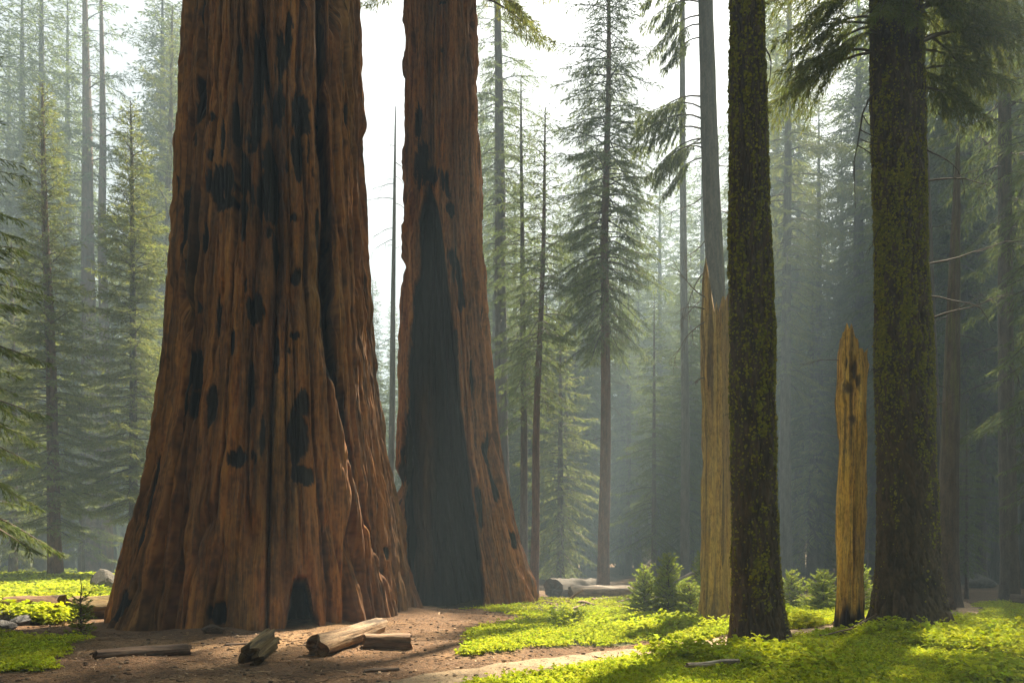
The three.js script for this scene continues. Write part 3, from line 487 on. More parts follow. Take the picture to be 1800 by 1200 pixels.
const snagA = snag({ px: 1262, depth: 20, y: -0.1, topPx: 1262, seed: 301, rad: [[0, 0.5], [0.6, 0.43], [3, 0.385], [6.5, 0.36], [9.2, 0.34]], col: [0.5, 0.335, 0.1, 0.38, 0.245, 0.085],
  tops: [[-3.2, 7.7], [-1.5, 8.3], [-1.2, 9.25], [-0.95, 8.95], [-0.6, 8.6], [-0.35, 8.0], [-0.25, 7.75], [-0.1, 8.05], [0.1, 7.75], [0.3, 8.15], [0.6, 8.1], [0.8, 8.3], [1.1, 8.0], [3.2, 7.7]], label: 'tall grey-brown snag with a jagged splintered top beside the slender mossy fir' });
{ const Wd = new GB(), rng = RNG(9); for (const [h, az, len, el] of [[8.2, 3.0, 1.3, 0.5], [7.6, 3.3, 1.1, -0.5], [7.9, 2.8, 0.9, 0.2], [6.2, 3.1, 0.35, -0.1]]) deadTwigs(Wd, [-0.33, h, 0.1], az, len, rng, [0.11, 0.08, 0.06], 0, el, 0.02); part('dead_twig', Wd.build(), M.branch, snagA.t, 'stuff'); }
const snagB = snag({ px: 1495, depth: 18.5, y: -0.12, topPx: 1500, seed: 302, rad: [[0, 0.33], [0.5, 0.3], [2.5, 0.29], [4.5, 0.285], [5.4, 0.32], [6.3, 0.32], [7.1, 0.28]], col: [0.72, 0.46, 0.11, 0.6, 0.37, 0.09], name: 'broken_snag',
  knots: [[0.1, 6.05, 0.16, 0.26, -0.08], [-0.2, 5.62, 0.22, 0.16, -0.06], [0.35, 5.75, 0.1, 0.2, -0.05], [-0.45, 6.2, 0.1, 0.22, -0.04], [-0.25, 5.85, 0.16, 0.4, 0.05], [0.3, 5.9, 0.14, 0.35, 0.05], [0, 4.9, 0.22, 0.12, -0.04], [0.05, 6.35, 0.35, 0.12, 0.04], [-0.7, 5.5, 0.3, 0.3, 0.04]],
  tops: [[-3.2, 6.15], [-1.6, 6.35], [-1.15, 6.8], [-0.7, 6.92], [-0.42, 7.12], [-0.25, 7.0], [-0.1, 7.05], [0.15, 6.78], [0.35, 6.72], [0.5, 6.5], [0.75, 6.55], [0.95, 6.42], [1.2, 6.5], [1.45, 6.2], [3.2, 6.15]], bark: (a, h, c) => { const b = smooth(0.75, 0.35, h + 0.25 * noise(a * 5, 2, 3)); return [lerp(c[0], 0.03, b), lerp(c[1], 0.02, b), lerp(c[2], 0.014, b)]; }, label: 'short golden snag with a pointed top and knotted swirl, between the mossy firs' });
{ const Wd = new GB(), rng = RNG(12); deadTwigs(Wd, [-0.24, 6.3, 0], 3.3, 0.7, rng, [0.12, 0.09, 0.06], 1, 0.2, 0.012); part('dead_twig', Wd.build(), M.branch, snagB.t, 'stuff'); }

// ------------------------------------------------------------------ further trees
// px: where the trunk meets the ground, topPx: where its axis crosses the upper edge of the frame, wid: trunk width in metres at 2 m
function forestTree({ name = 'fir_tree', label, group, px, depth, topPx = px, height, wid, col, seed, cr, sink = 0.1, cols = 20, rows = 70, dead = [], moss, rough, top }) {
  const x = PX(px, depth), z = -depth, y = ground(x, z) - sink, hTop = EYE + HOR / FOC * depth, lean = (topPx - px) / FOC * depth / hTop, r = wid / 2;
  const radius = (h) => Math.max(0.015, r * (1.04 - 0.02 * Math.min(h, 2)) * Math.pow(clamp(1 - h / (height * 1.02), 0.0001, 1), 0.62) * (1 + 0.22 * Math.exp(-h / 0.7))), axis = (h) => [lean * h + 0.1 * noise(h * 0.12, seed, 1) * smooth(0, 8, h), 0];
  const t = thing(name, label, 'tree', [x, y, z], group);
  part('trunk', plainTrunk({ x, z, height, radius, axis, col, seed, cols, rows, moss, rough, top }), M.bark, t);
  if (cr) addCrown(t, crown({ seed, axis, rtrunk: radius, h1: height - 0.1, ...cr }));
  if (dead.length) { const Wd = new GB(), rng = RNG(seed); for (const [h, az, len, el] of dead) deadTwigs(Wd, [axis(h)[0] + Math.cos(az) * radius(h), h, Math.sin(az) * radius(h)], az, len, rng, [0.09, 0.07, 0.055], 1, el); part('dead_twig', Wd.build(), M.branch, t, 'stuff'); }
  return { t, x, y, z, axis, radius };
}
const red = [0.16, 0.085, 0.055], brown = [0.10, 0.066, 0.046], grey = [0.11, 0.095, 0.075], dark = [0.09, 0.065, 0.048];
const deadRing = (seed, n, h0, h1, len) => { const r = RNG(seed); return Array.from({ length: n }, () => [lerp(h0, h1, r()), r() * 6.28, len * (0.5 + r()), -0.5 + 0.6 * r()]); };
// young sequoias on the meadow to the left
const young = (base, w, n) => ({ h0: base, count: n, profile: (t) => w * (0.5 + 0.5 * smooth(0, 0.12, t)) * Math.pow(1 - t, 0.6) + 0.15, pitch: (t) => lerp(-0.25, 0.7, t), gaps: 0.14, clump: 0.35, style: { step: 0.13, spray: 0.18, width: 0.015, twig: 0.42, bush: 0.95, per: 0.047, tint: olive, hang: 0.2, droop: 0.35, lift: 0.6, bare: 0.15 } });
forestTree({ name: 'young_sequoia', px: 97, depth: 32, topPx: 72, height: 20.2, wid: 0.52, col: red, seed: 11, cr: young(2.2, 1.9, 330), label: 'pale narrow young sequoia with a crooked base on the bright meadow' });
forestTree({ name: 'young_sequoia', px: 234, depth: 34, topPx: 230, height: 20.8, wid: 0.40, col: dark, seed: 12, cr: young(3.0, 2.3, 340), label: 'young sequoia with a thin straight dark trunk, close to the huge trunk' });
forestTree({ name: 'young_sequoia', px: 142, depth: 46, topPx: 150, height: 17, wid: 0.4, col: brown, seed: 13, cr: young(2, 2.0, 150), label: 'shorter young sequoia standing between the two nearer ones on the meadow' });
forestTree({ name: 'young_sequoia', px: 22, depth: 40, topPx: 18, height: 17.5, wid: 0.42, col: brown, seed: 14, cr: young(1.5, 2.4, 170), label: 'bushy young sequoia at the edge of the meadow behind the dark boughs' });
forestTree({ name: 'young_sequoia', px: 292, depth: 52, topPx: 300, height: 38, wid: 0.7, col: brown, seed: 15, cr: young(6, 3.4, 260), label: 'tall full conifer half hidden behind the huge trunk, taller than the meadow saplings' });
// dark conifer just outside the frame whose boughs reach in
forestTree({ px: -88, depth: 17, height: 15, wid: 0.4, col: dark, seed: 16, cr: { h0: 2.5, count: 130, profile: (t) => 1.9 * Math.pow(1 - t, 0.6) + 0.1, gaps: 0.12, style: { step: 0.1, spray: 0.13, width: 0.011, twig: 0.36, bush: 0.5, per: 0.036, tint: firGreen, droop: 0.4, lift: 0.1 } }, label: 'dark green conifer reaching in from the edge beside the meadow' });
// red old sequoias far behind the meadow
for (const [px, w, label] of [[160, 1.35, 'distant reddish sequoia trunk seen between the meadow saplings'], [188, 0.9, 'slim grey-brown trunk leaning just beside the distant reddish sequoia']]) forestTree({ name: 'old_sequoia', px, depth: 58, topPx: px - 12, height: 46, wid: w, col: red, seed: 17 + px, cr: { h0: 24, count: 90, profile: (t) => 3.2 * (1 - t) + 1, gaps: 0.3, clump: 0.5, style: { step: 0.3, spray: 0.3, width: 0.026, bush: 0.9, per: 0.1, bare: 0.25 } }, label });
// trunks between and right of the sequoias
const tallCrown = (h0, w, n, o = {}) => ({ h0, count: n, profile: (t) => w * (0.55 + 0.45 * smooth(0, 0.3, t)) * Math.pow(1 - t, 0.55) + 0.2, pitch: (t) => lerp(-0.3, 0.45, t), gaps: 0.2, clump: 0.35, style: { step: 0.18, spray: 0.22, width: 0.014, per: 0.052, bush: 0.7, tint: firGreen, droop: 0.5, hang: 0.35, bare: 0.2, ...o } });
forestTree({ name: 'dead_fir', px: 684, depth: 42, topPx: 700, height: 25.5, wid: 0.42, col: grey, seed: 20, dead: deadRing(20, 34, 4, 24, 1.1), label: 'thin dead fir with bare twigs in the gap between the two sequoias' });
forestTree({ px: 889, depth: 47, topPx: 872, height: 45, wid: 0.9, col: dark, seed: 21, cr: tallCrown(18, 2.8, 170), dead: deadRing(21, 10, 8, 24, 1.2), label: 'dark fir trunk closest to the flank of the burnt sequoia, thickest of the three there' });
forestTree({ px: 921, depth: 42, topPx: 918, height: 27.5, wid: 0.44, col: brown, seed: 22, cr: tallCrown(9, 2.1, 200), label: 'slim brown fir, middle one of the three trunks beside the burnt sequoia' });
forestTree({ px: 938, depth: 38, topPx: 962, height: 23.5, wid: 0.42, col: red, seed: 23, cr: tallCrown(9.5, 2.0, 190), label: 'slim reddish fir leaning a little, farthest of the three trunks from the burnt sequoia' });
forestTree({ px: 1060, depth: 37, topPx: 1068, height: 31, wid: 0.56, col: red, seed: 24, cols: 26, cr: tallCrown(12, 3.4, 330), dead: deadRing(24, 8, 7, 13, 0.9), label: 'tall straight reddish fir standing alone in the hazy middle, its crown starting halfway up' });
// hazy fir with drooping boughs behind the tall snag
{
  const f = forestTree({ px: 1268, depth: 27, topPx: 1243, height: 45, wid: 0.72, col: grey, seed: 25, cols: 30, rows: 90, cr: { ...tallCrown(30, 4.4, 170, { step: 0.3, spray: 0.36, width: 0.06, per: 0.14 }), gaps: 0.1 }, moss: (a, h) => 0.55 * smooth(0.3, 1.4, a) * smooth(-0.2, 0.3, noise(a * 4, h * 1.4, 3)), dead: [[13.5, 0.1, 1.5, -0.3], [14, 3.1, 1.6, -0.7], [12.5, 3.2, 1.4, -0.9], [11.5, 3.0, 1.8, -0.8], [15, 0.3, 1.4, -0.2], [16, 3.4, 1.4, -0.4], [10.6, 2.9, 1.2, -0.6]], label: 'pale hazy fir with drooping dark boughs on one side, rising behind the tall snag' });
  const F = { p: [], c: [] }, Wd = new GB(), rng = RNG(51);
  for (const [h, az, len, p] of [[17.4, 3.2, 2.4, 0.2], [16.6, 2.9, 2.6, 0.1], [16.0, 3.4, 2.2, 0], [15.3, 3.1, 1.9, -0.2], [20.6, 3.1, 2.1, 0.1], [19.8, 2.9, 1.9, -0.1], [20.2, 3.5, 2.0, 0], [21, 2.7, 2, 0.2], [15.8, 3.0, 2.3, -0.1], [17, 3.1, 2.2, 0.3], [16.3, 3.2, 2.5, 0.15], [15.6, 2.8, 2.0, 0], [20.9, 3.3, 1.7, 0], [19.4, 3.2, 1.6, -0.2], [21.3, 3.0, 2.2, 0.1]]) bough(F, Wd, [f.axis(h)[0] + Math.cos(az) * 0.25, h, Math.sin(az) * 0.25], az, len, { step: 0.09, spray: 0.17, width: 0.013, twig: 0.45, bush: 0.6, per: 0.034, bare: 0.2, tint: firGreen, hang: 1.1, droop: 0.8, lift: 0.1, pitch: p }, rng);
  part('low_boughs', Wd.build(), M.branch, f.t, 'stuff'); part('low_foliage', leafGeo(F), M.needle, f.t, 'stuff'); leafTris += F.p.length / 9;
}
forestTree({ px: 1381, depth: 48, topPx: 1386, height: 42, wid: 0.72, col: grey, seed: 26, cr: { ...tallCrown(12, 3.8, 240, { tint: olive }), gaps: 0.25 }, label: 'hazy fir with layered pale boughs between the slender mossy fir and the golden snag' });
forestTree({ name: 'dead_fir', px: 1664, depth: 26, topPx: 1686, height: 15.6, wid: 0.72, col: brown, seed: 27, cols: 30, rows: 90, moss: (a, h) => 0.7 * smooth(-0.05, 0.4, noise(a * 4, h * 1.2, 5)) * smooth(4.5, 7, h), top: (a) => 15.2 + 0.9 * noise(a * 5, 1, 4), dead: [[11.5, 3.3, 1.6, 0.15], [9.6, 3.2, 1.2, -0.3], [12.6, 2.9, 1.0, -0.1], [7.3, 3.1, 1.1, 0.3], [7.9, 0.2, 0.9, 0.2], [9, 0, 1.1, -0.2]], label: 'mossy dead fir trunk broken off at the top, just behind the thick dark fir' });
forestTree({ px: 1776, depth: 29, topPx: 1768, height: 38, wid: 0.6, col: dark, seed: 28, cols: 26, rows: 80, cr: { ...tallCrown(13, 3.2, 120, { tint: firGreen, hang: 0.6 }), gaps: 0.2 }, dead: deadRing(28, 26, 4, 17, 1.7), label: 'dark fir with many bare drooping lower branches near the edge beyond the path' });
forestTree({ px: 1850, depth: 25, height: 30, wid: 0.5, col: dark, seed: 29, cr: { ...tallCrown(2.5, 2.7, 190, { tint: firGreen }), gaps: 0.12 }, label: 'dense dark conifer whose boughs enter the frame beside the far end of the path' });
forestTree({ px: 1725, depth: 46, height: 30, wid: 0.6, col: dark, seed: 30, cr: { ...tallCrown(3, 3.6, 170, { tint: firGreen }), gaps: 0.12 }, label: 'shadowy full conifer filling the gap beyond the mossy dead trunk' });

const high = (h0, w, n) => ({ h0, count: n, profile: (t) => w * (1 - 0.6 * t), pitch: (t) => lerp(-0.2, 0.4, t), gaps: 0.16, clump: 0.4, style: { step: 0.34, spray: 0.36, width: 0.06, per: 0.15, bush: 0.7, tint: firGreen, bare: 0.15 } });  // crown above the frame, added for the shade it casts
forestTree({ px: 1205, depth: 43, topPx: 1200, height: 47, wid: 0.5, col: grey, seed: 34, cr: high(37, 4.6, 75), label: 'slim bare pole of a fir beside the tall splintered snag, crown out of sight' });  // unseen crown on this pole is added to shade the bare dirt
forestTree({ px: 1655, depth: 31, topPx: 1612, height: 38, wid: 0.5, col: dark, seed: 36, cr: high(22.5, 2.7, 110), label: 'fir added behind the thick dark fir, its crown out of view, to shade the green below' });  // added fir: its unseen crown keeps the lower right green in shade

// young conifers of the middle distance: three shapes, placed again and again
const shapes = [];
function shape(seed, height, base, w, n, o, gaps) {
  const c = crown({ seed, h0: base, h1: height, count: n, rtrunk: (h) => 0.2 * (1 - h / height), profile: (t) => w * (0.6 + 0.4 * smooth(0, 0.2, t)) * Math.pow(1 - t, 0.62) + 0.15, pitch: (t) => lerp(-0.3, 0.6, t), gaps, clump: 0.4, style: o });
  leafTris += c.tris; shapes.push({ c, height, seed }); return shapes.length - 1;
}
const mid = { step: 0.22, spray: 0.26, width: 0.02, per: 0.07, bush: 0.6, tint: firGreen, droop: 0.45, hang: 0.3, bare: 0.12 };
const far = { step: 0.36, spray: 0.34, width: 0.03, per: 0.092, bush: 0.85, tint: firGreen, droop: 0.5, hang: 0.3, bare: 0.15 };
shape(61, 16, 1.2, 2.6, 190, { ...mid, tint: olive }, 0.15); shape(62, 20, 2, 2.8, 210, mid, 0.18); shape(63, 24, 4, 3.0, 220, { ...mid, tint: firGreen }, 0.2);
shape(64, 44, 12, 4.2, 400, far, 0.14); shape(65, 46, 8, 3.8, 400, far, 0.14); shape(66, 46, 17, 5.0, 360, { ...far, bush: 0.9 }, 0.22);
const standTrunks = shapes.map((s) => plainTrunk({ x: 0, z: -1, height: s.height, radius: (h) => Math.max(0.02, (s.height > 40 ? 0.5 : 0.24) * Math.pow(clamp(1 - h / s.height, 0.0001, 1), 0.7) * (1 + 0.25 * Math.exp(-h / 0.6))), col: s.height > 40 ? grey : brown, seed: s.seed, cols: 12, rows: 40 }));
function stand(k, px, depth, height, label, group, turn, name = 'conifer', wide = 1) {
  const x = PX(px, depth), z = -depth, s = shapes[k], f = height / s.height, t = thing(name, label, 'tree', [x, ground(x, z) - 0.15, z], group);
  t.scale.set(f * wide, f, f * wide); t.rotation.y = turn;
  part('trunk', standTrunks[k], M.bark, t); part('branches', s.c.wood, M.branch, t, 'stuff'); part('crown', s.c.leaves, M.needle, t, 'stuff');
}
{
  const rng = RNG(500);
  // [shape, px, depth, height, label]
  const singles = [
    [0, 985, 50, 17, 'sunlit young conifer standing between the leaning reddish fir and the lone tall fir'],
    [1, 1010, 62, 24, 'hazy conifer just behind the sunlit young one, left of the lone tall fir'],
    [2, 1150, 45, 17, 'dark green conifer behind the two bright saplings'],
    [2, 1205, 52, 22, 'dark conifer hidden in part by the tall splintered snag'],
    [1, 1105, 66, 25, 'blurred conifer standing inside the shaft of light'],
    [0, 1428, 56, 22, 'pale sunlit conifer directly left of the golden snag'],
    [1, 1455, 70, 30, 'bluish conifer rising behind the golden snag'],
    [2, 1545, 60, 25, 'shaded conifer in the gap between the golden snag and the thick dark fir'],
    [2, 1640, 55, 22, 'dim conifer partly hidden by the thick dark fir'],
    [2, 1700, 36, 9, 'low dark conifer overhanging the far end of the path'],
    [1, 860, 64, 22, 'hazy conifer peeping out beside the upper flank of the burnt sequoia'],
    [0, 650, 60, 15, 'low bright conifer at the foot of the gap between the sequoias'],
    [1, 664, 75, 21, 'faint conifer deep in the gap between the sequoias'],
  ];
  for (const [k, px, d, h, label] of singles) stand(k, px, d, h, label, undefined, rng() * 6);
  // the wall of tall trees beyond
  const bands = [
    ['tall pale conifer in the hazy wood beyond the meadow', 'hazy trees beyond the meadow', [[-20, 55, 44], [38, 60, 47], [72, 57, 47], [118, 63, 47], [145, 74, 44], [205, 82, 30], [255, 68, 36], [285, 60, 47], [15, 68, 47], [95, 104, 47], [230, 108, 34], [300, 62, 44], [330, 62, 47]]],
    ['faint conifer fading into the bright mist between and beyond the sequoias', 'trees in the bright mist', [[640, 96, 34], [700, 92, 26], [690, 60, 21], [655, 66, 25], [872, 62, 42], [1030, 64, 36], [845, 78, 47], [868, 98, 47], [905, 74, 36], [940, 92, 40], [985, 84, 38], [1015, 100, 42], [1040, 76, 32], [962, 110, 36]]],
    ['bluish tall conifer in the misty wood behind the mossy firs and snags', 'misty trees behind the mossy firs', [[1090, 82, 36], [1120, 96, 46], [1160, 76, 38], [1200, 90, 47], [1235, 70, 40], [1300, 86, 47], [1340, 60, 47], [1405, 60, 38], [1440, 56, 34], [1480, 64, 36], [1510, 57, 47], [1540, 61, 47], [1365, 66, 47]]],
    ['dim tall conifer in the shadowy wood beyond the far end of the path', 'shadowy trees beyond the path', [[1588, 47, 44], [1690, 44, 42], [1760, 47, 45], [1812, 42, 42], [1655, 49, 40], [1845, 46, 44], [1600, 58, 47], [1640, 54, 47], [1700, 60, 47], [1740, 51, 46], [1790, 56, 47], [1830, 52, 44], [1860, 70, 47], [1900, 60, 47], [1680, 66, 47], [1770, 64, 47]]],
  ];
  for (const [label, group, list] of bands) list.forEach(([px, d, h], i) => stand(3 + (i * 2 + (px % 3)) % 3, px, d, h, label, group, rng() * 6, 'tall_conifer'));
}

{ // the wood goes on all round: behind the viewer, to both sides and far beyond, as one mass
  const rng = RNG(640), lists = shapes.map(() => []);
  const put = (k, x, z, h) => lists[k].push([x, ground0(x, z) - 0.2, z, h / shapes[k].height, rng() * 6.28]);
  for (let i = 0; i < 150; i++) { const a = rng() * Math.PI * 2, d = 11 + 40 * Math.pow(rng(), 0.8), x = Math.sin(a) * d, z = Math.cos(a) * d; if (z < 4 && Math.abs(x) < 0.75 * -z + 7) continue; put(i % 3 ? i % 3 + 2 : rng() * 3 | 0, x, z, i % 3 ? 36 + 10 * rng() : 14 + 8 * rng()); }
  for (let i = 0; i < 70; i++) { const d = 60 + 60 * rng(), px = 1950 + 900 * rng(); put(3 + (rng() * 3 | 0), PX(px, d), -d, 38 + 9 * rng()); }
  for (let i = 0; i < 30; i++) { const d = 40 + 60 * rng(), px = -150 - 600 * rng(); put(3 + (rng() * 3 | 0), PX(px, d), -d, 38 + 9 * rng()); }
  for (let i = 0; i < 60; i++) { const d = 112 + 50 * rng(), px = -200 + 2200 * rng(); put(3 + (rng() * 3 | 0), PX(px, d), -d, (px > 590 && px < 730) || (px > 905 && px < 1060) ? 26 + 8 * rng() : 40 + 8 * rng()); }
  for (let i = 0; i < 90; i++) { const d = 74 + 45 * rng(), px = -100 + 2000 * rng(); put(rng() * 3 | 0, PX(px, d), -d, 7 + 9 * rng()); }
  for (let i = 0; i < 64; i++) { const d = 58 + 34 * rng(), px = 1085 + 950 * rng(); put(1 + (rng() * 4 | 0), PX(px, d), -d, 22 + 12 * rng()); }
  for (let i = 0; i < 26; i++) { const d = 58 + 40 * rng(), px = 830 + 240 * rng(); put(rng() * 3 | 0, PX(px, d), -d, 13 + 12 * rng()); }
  for (let i = 0; i < 14; i++) { const d = 66 + 30 * rng(), px = -80 + 400 * rng(); put(1 + (rng() * 4 | 0), PX(px, d), -d, 20 + 10 * rng()); }
  const w = new THREE.Group(); w.name = 'surrounding_wood'; w.userData = { kind: 'stuff', label: 'dense conifer wood closing in all round the clearing', category: 'wood' }; scene.add(w);
  const m4 = new THREE.Matrix4(), q = new THREE.Quaternion(), up = new V3(0, 1, 0);
  lists.forEach((l, k) => { for (const [name, geo, m] of [['trunk', standTrunks[k], M.bark], ['branches', shapes[k].c.wood, M.branch], ['crown', shapes[k].c.leaves, M.needle]]) { const im = new THREE.InstancedMesh(geo, m, l.length); l.forEach(([x, y, z, f, a], i) => im.setMatrixAt(i, m4.compose(new V3(x, y, z), q.setFromAxisAngle(up, a), new V3(f, f, f)))); im.name = name; im.userData.kind = 'stuff'; im.castShadow = im.receiveShadow = true; w.add(im); } });
}

// ------------------------------------------------------------------ saplings in the clearing
function sapling(px, depth, height, w, seed, label, tint = [0.24, 0.3, 0.04]) {
  const x = PX(px, depth), z = -depth, t = thing('fir_sapling', label, 'sapling', [x, ground(x, z) - 0.03, z]), G = new GB();
  G.tube(steps(0, height, 6).map((h) => [0.02 * noise(h * 3, seed, 1), h, 0.02 * noise(h * 3, seed, 7)]), steps(0, 1, 6).map((q) => lerp(0.022, 0.005, q)), 6, [0.1, 0.07, 0.045]);
  part('stem', G.build(), M.branch, t);
  const c = crown({ seed, h0: 0.06, h1: height, count: Math.round(46 + 24 * height), rtrunk: () => 0.01, profile: (q) => w * Math.pow(1 - q, 0.75) + 0.06, pitch: (q) => lerp(0.25, 0.9, q), gaps: 0.06, style: { step: 0.05, spray: 0.085, width: 0.012, twig: 0.36, bush: 0.5, per: 0.028, bare: 0.08, tint, hang: 0.0, droop: 0.15, lift: 0.3 } });
  addCrown(t, c);
}
sapling(1133, 23, 1.4, 0.68, 71, 'left one of the two bright pointed fir saplings near the tall snag');
sapling(1175, 22.5, 1.75, 0.75, 72, 'taller bright pointed fir sapling, midway to the tall snag');
sapling(1212, 22, 0.95, 0.55, 73, 'low rounded bright sapling touching the foot of the tall snag');
sapling(1234, 25, 1.95, 0.55, 74, 'tallest green sapling, half hidden behind the tall snag');
sapling(1392, 25, 1.25, 0.6, 75, 'round green sapling beside the slender mossy fir');
sapling(1447, 24, 1.25, 0.75, 76, 'wide soft green sapling just left of the golden snag');
sapling(1519, 23, 1.5, 0.35, 77, 'narrow sapling peeping out behind the golden snag');
sapling(141, 15.6, 1.25, 0.2, 78, 'tiny thin sapling in front of the mossy log by the meadow');

// ------------------------------------------------------------------ fallen wood, rocks
function log({ name = 'fallen_log', label, category = 'log', from, to, r0, r1, seed, col, sides = 28, rows = 40, material = M.wood, group, rag = 0.12, lift = 0, bend = 0.04, bury = 0.25 }) { // from / to: [px, depth]
  const A = new V3(PX(from[0], from[1]), 0, -from[1]), B = new V3(PX(to[0], to[1]), 0, -to[1]);
  A.y = ground(A.x, A.z) + r0 * (1 - bury) + (from[2] || 0); B.y = ground(B.x, B.z) + r1 * (1 - bury) + (to[2] || 0);
  const C = A.clone().add(B).multiplyScalar(0.5), base = ground(C.x, C.z), t = thing(name, label, category, [C.x, base, C.z], group), L = A.distanceTo(B), T = B.clone().sub(A).normalize(), S = new V3().crossVectors(T, new V3(0, 1, 0)).normalize(), U = new V3().crossVectors(S, T), G = new GB();
  for (let j = 0; j <= rows; j++) for (let i = 0; i <= sides; i++) {
    const a = i / sides * 2 * Math.PI, ca = Math.cos(a), sa = Math.sin(a), q = j / rows, end = j === 0 ? -1 : j === rows ? 1 : 0;
    const rr = lerp(r0, r1, q) * (1 + 0.16 * noise(ca * 1.6 + 3, sa * 1.6 + q * L * 0.8, seed) + 0.08 * noise(ca * 4 + 8, sa * 4, q * L * 2 + seed)) - 0.05 * lerp(r0, r1, q) * smooth(0.3, 0, Math.abs(noise(ca * 3, sa * 3 + 5, q * L * 0.6 + seed)));
    const along = q * L + end * rag * noise(ca * 2.5, sa * 2.5, seed + 3) + (j < 3 || j > rows - 3 ? 0 : 0), bd = bend * L * Math.sin(q * Math.PI) * noise(seed, 1, 1) + bend * 0.5 * L * noise(q * 3, seed, 4);
    const p = A.clone().addScaledVector(T, along).addScaledVector(S, ca * rr + bd).addScaledVector(U, sa * rr + bd * 0.4).sub(new V3(C.x, base, C.z));
    const k = 1 + 0.4 * fbm(ca * 3 + 4, sa * 3 + q * L * 0.7, seed + 5) + 0.25 * noise(ca * 9, sa * 9, q * L * 5), d = smooth(0.35, 0.55, noise(ca * 2 + 9, sa * 2 + q * L * 1.2, seed + 8)) * 0.7;
    G.v(p.x, p.y, p.z, [lerp(col[0] * k, 0.03, d), lerp(col[1] * k, 0.022, d), lerp(col[2] * k, 0.016, d)], a * r0, q * L);
  }
  for (let j = 0; j < rows; j++) for (let i = 0; i < sides; i++) { const a = j * (sides + 1) + i, b = a + sides + 1; G.i.push(a, b, a + 1, b, b + 1, a + 1); }
  part('wood', G.build(), material, t);
  [0, rows].forEach((j, e) => { // broken end faces
    const E = new GB(), s = e ? 1 : -1, c = new V3(); for (let i = 0; i < sides; i++) c.add(new V3(...G.p.slice((j * (sides + 1) + i) * 3, (j * (sides + 1) + i) * 3 + 3)));
    c.divideScalar(sides);
    for (let q = 0; q <= 4; q++) for (let i = 0; i <= sides; i++) { const o = (j * (sides + 1) + i) * 3, k = q / 4, n = q && q < 4 ? rag * 0.5 * noise(i % sides * 0.9, q * 2, seed) : 0, kk = 0.75 + 0.35 * noise(i % sides * 0.7, q * 1.7, seed + 1); E.v(lerp(G.p[o], c.x, k) + T.x * n, lerp(G.p[o + 1], c.y, k) + T.y * n, lerp(G.p[o + 2], c.z, k) + T.z * n, [col[0] * kk, col[1] * kk * 0.9, col[2] * kk * 0.8], k, i * 0.03); }
    for (let q = 0; q < 4; q++) for (let i = 0; i < sides; i++) { const a = q * (sides + 1) + i, b = a + sides + 1; s > 0 ? E.i.push(a, b, a + 1, b, b + 1, a + 1) : E.i.push(a, a + 1, b, b, a + 1, b + 1); }
    part('broken_end', E.build(), material, t);
  });
  return t;
}
const pale = [0.36, 0.25, 0.15], tan = [0.28, 0.185, 0.11], umber = [0.13, 0.085, 0.055];
log({ label: 'weathered pale log lying aslant against the foot of the huge trunk', from: [558, 12.95], to: [668, 14.9, 0.16], r0: 0.2, r1: 0.15, seed: 401, col: pale, rag: 0.14 });
log({ label: 'shorter smooth pale log lying behind the slanting one', from: [640, 13.75], to: [722, 13.9], r0: 0.14, r1: 0.15, seed: 402, col: [0.34, 0.22, 0.13], rag: 0.05 });
log({ name: 'wood_chunk', label: 'squat broken chunk of charred wood standing on the bare ground', category: 'stump', from: [442, 12.1], to: [474, 12.5, 0.18], r0: 0.19, r1: 0.17, seed: 403, col: [0.2, 0.15, 0.07], rag: 0.16, rows: 14, bury: 0.1 });
log({ name: 'fallen_branch', label: 'long dark fallen branch in the shade before the huge trunk', category: 'branch', from: [165, 12.2], to: [332, 13.0], r0: 0.075, r1: 0.1, seed: 404, col: umber, rag: 0.08 });
log({ name: 'fallen_branch', label: 'thin dark stick lying behind the charred wood chunk', category: 'branch', from: [395, 14.1], to: [490, 14.2], r0: 0.025, r1: 0.03, seed: 405, col: umber, sides: 10, rows: 16, rag: 0.03 });
log({ label: 'charred half-rotten log at the edge of the meadow', from: [8, 19.5], to: [112, 19.2], r0: 0.3, r1: 0.32, seed: 406, col: [0.22, 0.13, 0.07], rag: 0.25 });
log({ label: 'olive mossy log running up to the huge trunk from the charred log', from: [124, 19.6], to: [215, 20.4], r0: 0.32, r1: 0.34, seed: 407, col: [0.17, 0.115, 0.035], rag: 0.15 });
log({ label: 'grey log lying crosswise at the foot of the lone tall fir', from: [1004, 30], to: [1106, 30.5], r0: 0.3, r1: 0.26, seed: 408, col: [0.24, 0.19, 0.14], rag: 0.1 });
log({ label: 'dark mossy log mound farther back, left of the lone tall fir', from: [975, 40], to: [1050, 44], r0: 0.55, r1: 0.4, seed: 409, col: [0.09, 0.07, 0.045], rag: 0.2 });
log({ name: 'fallen_branch', label: 'pinkish branch propped up on the debris beside the burnt sequoia', category: 'branch', from: [995, 27], to: [1025, 26.3, 0.42], r0: 0.05, r1: 0.03, seed: 410, col: tan, sides: 12, rows: 16, rag: 0.03 });
log({ name: 'fallen_branch', label: 'curved root-like branch on the debris before the grey log', category: 'branch', from: [1018, 26], to: [1040, 25.2, 0.05], r0: 0.07, r1: 0.05, seed: 411, col: tan, sides: 14, rows: 16, rag: 0.05, bend: 0.25 });
log({ name: 'fallen_branch', label: 'white bare stick lying in the green at the lower edge', category: 'branch', from: [1205, 10.35, 0.13], to: [1299, 10.75, 0.13], r0: 0.03, r1: 0.035, seed: 412, col: [0.6, 0.5, 0.4], sides: 12, rows: 24, rag: 0.03, bend: 0.12, bury: 0 });
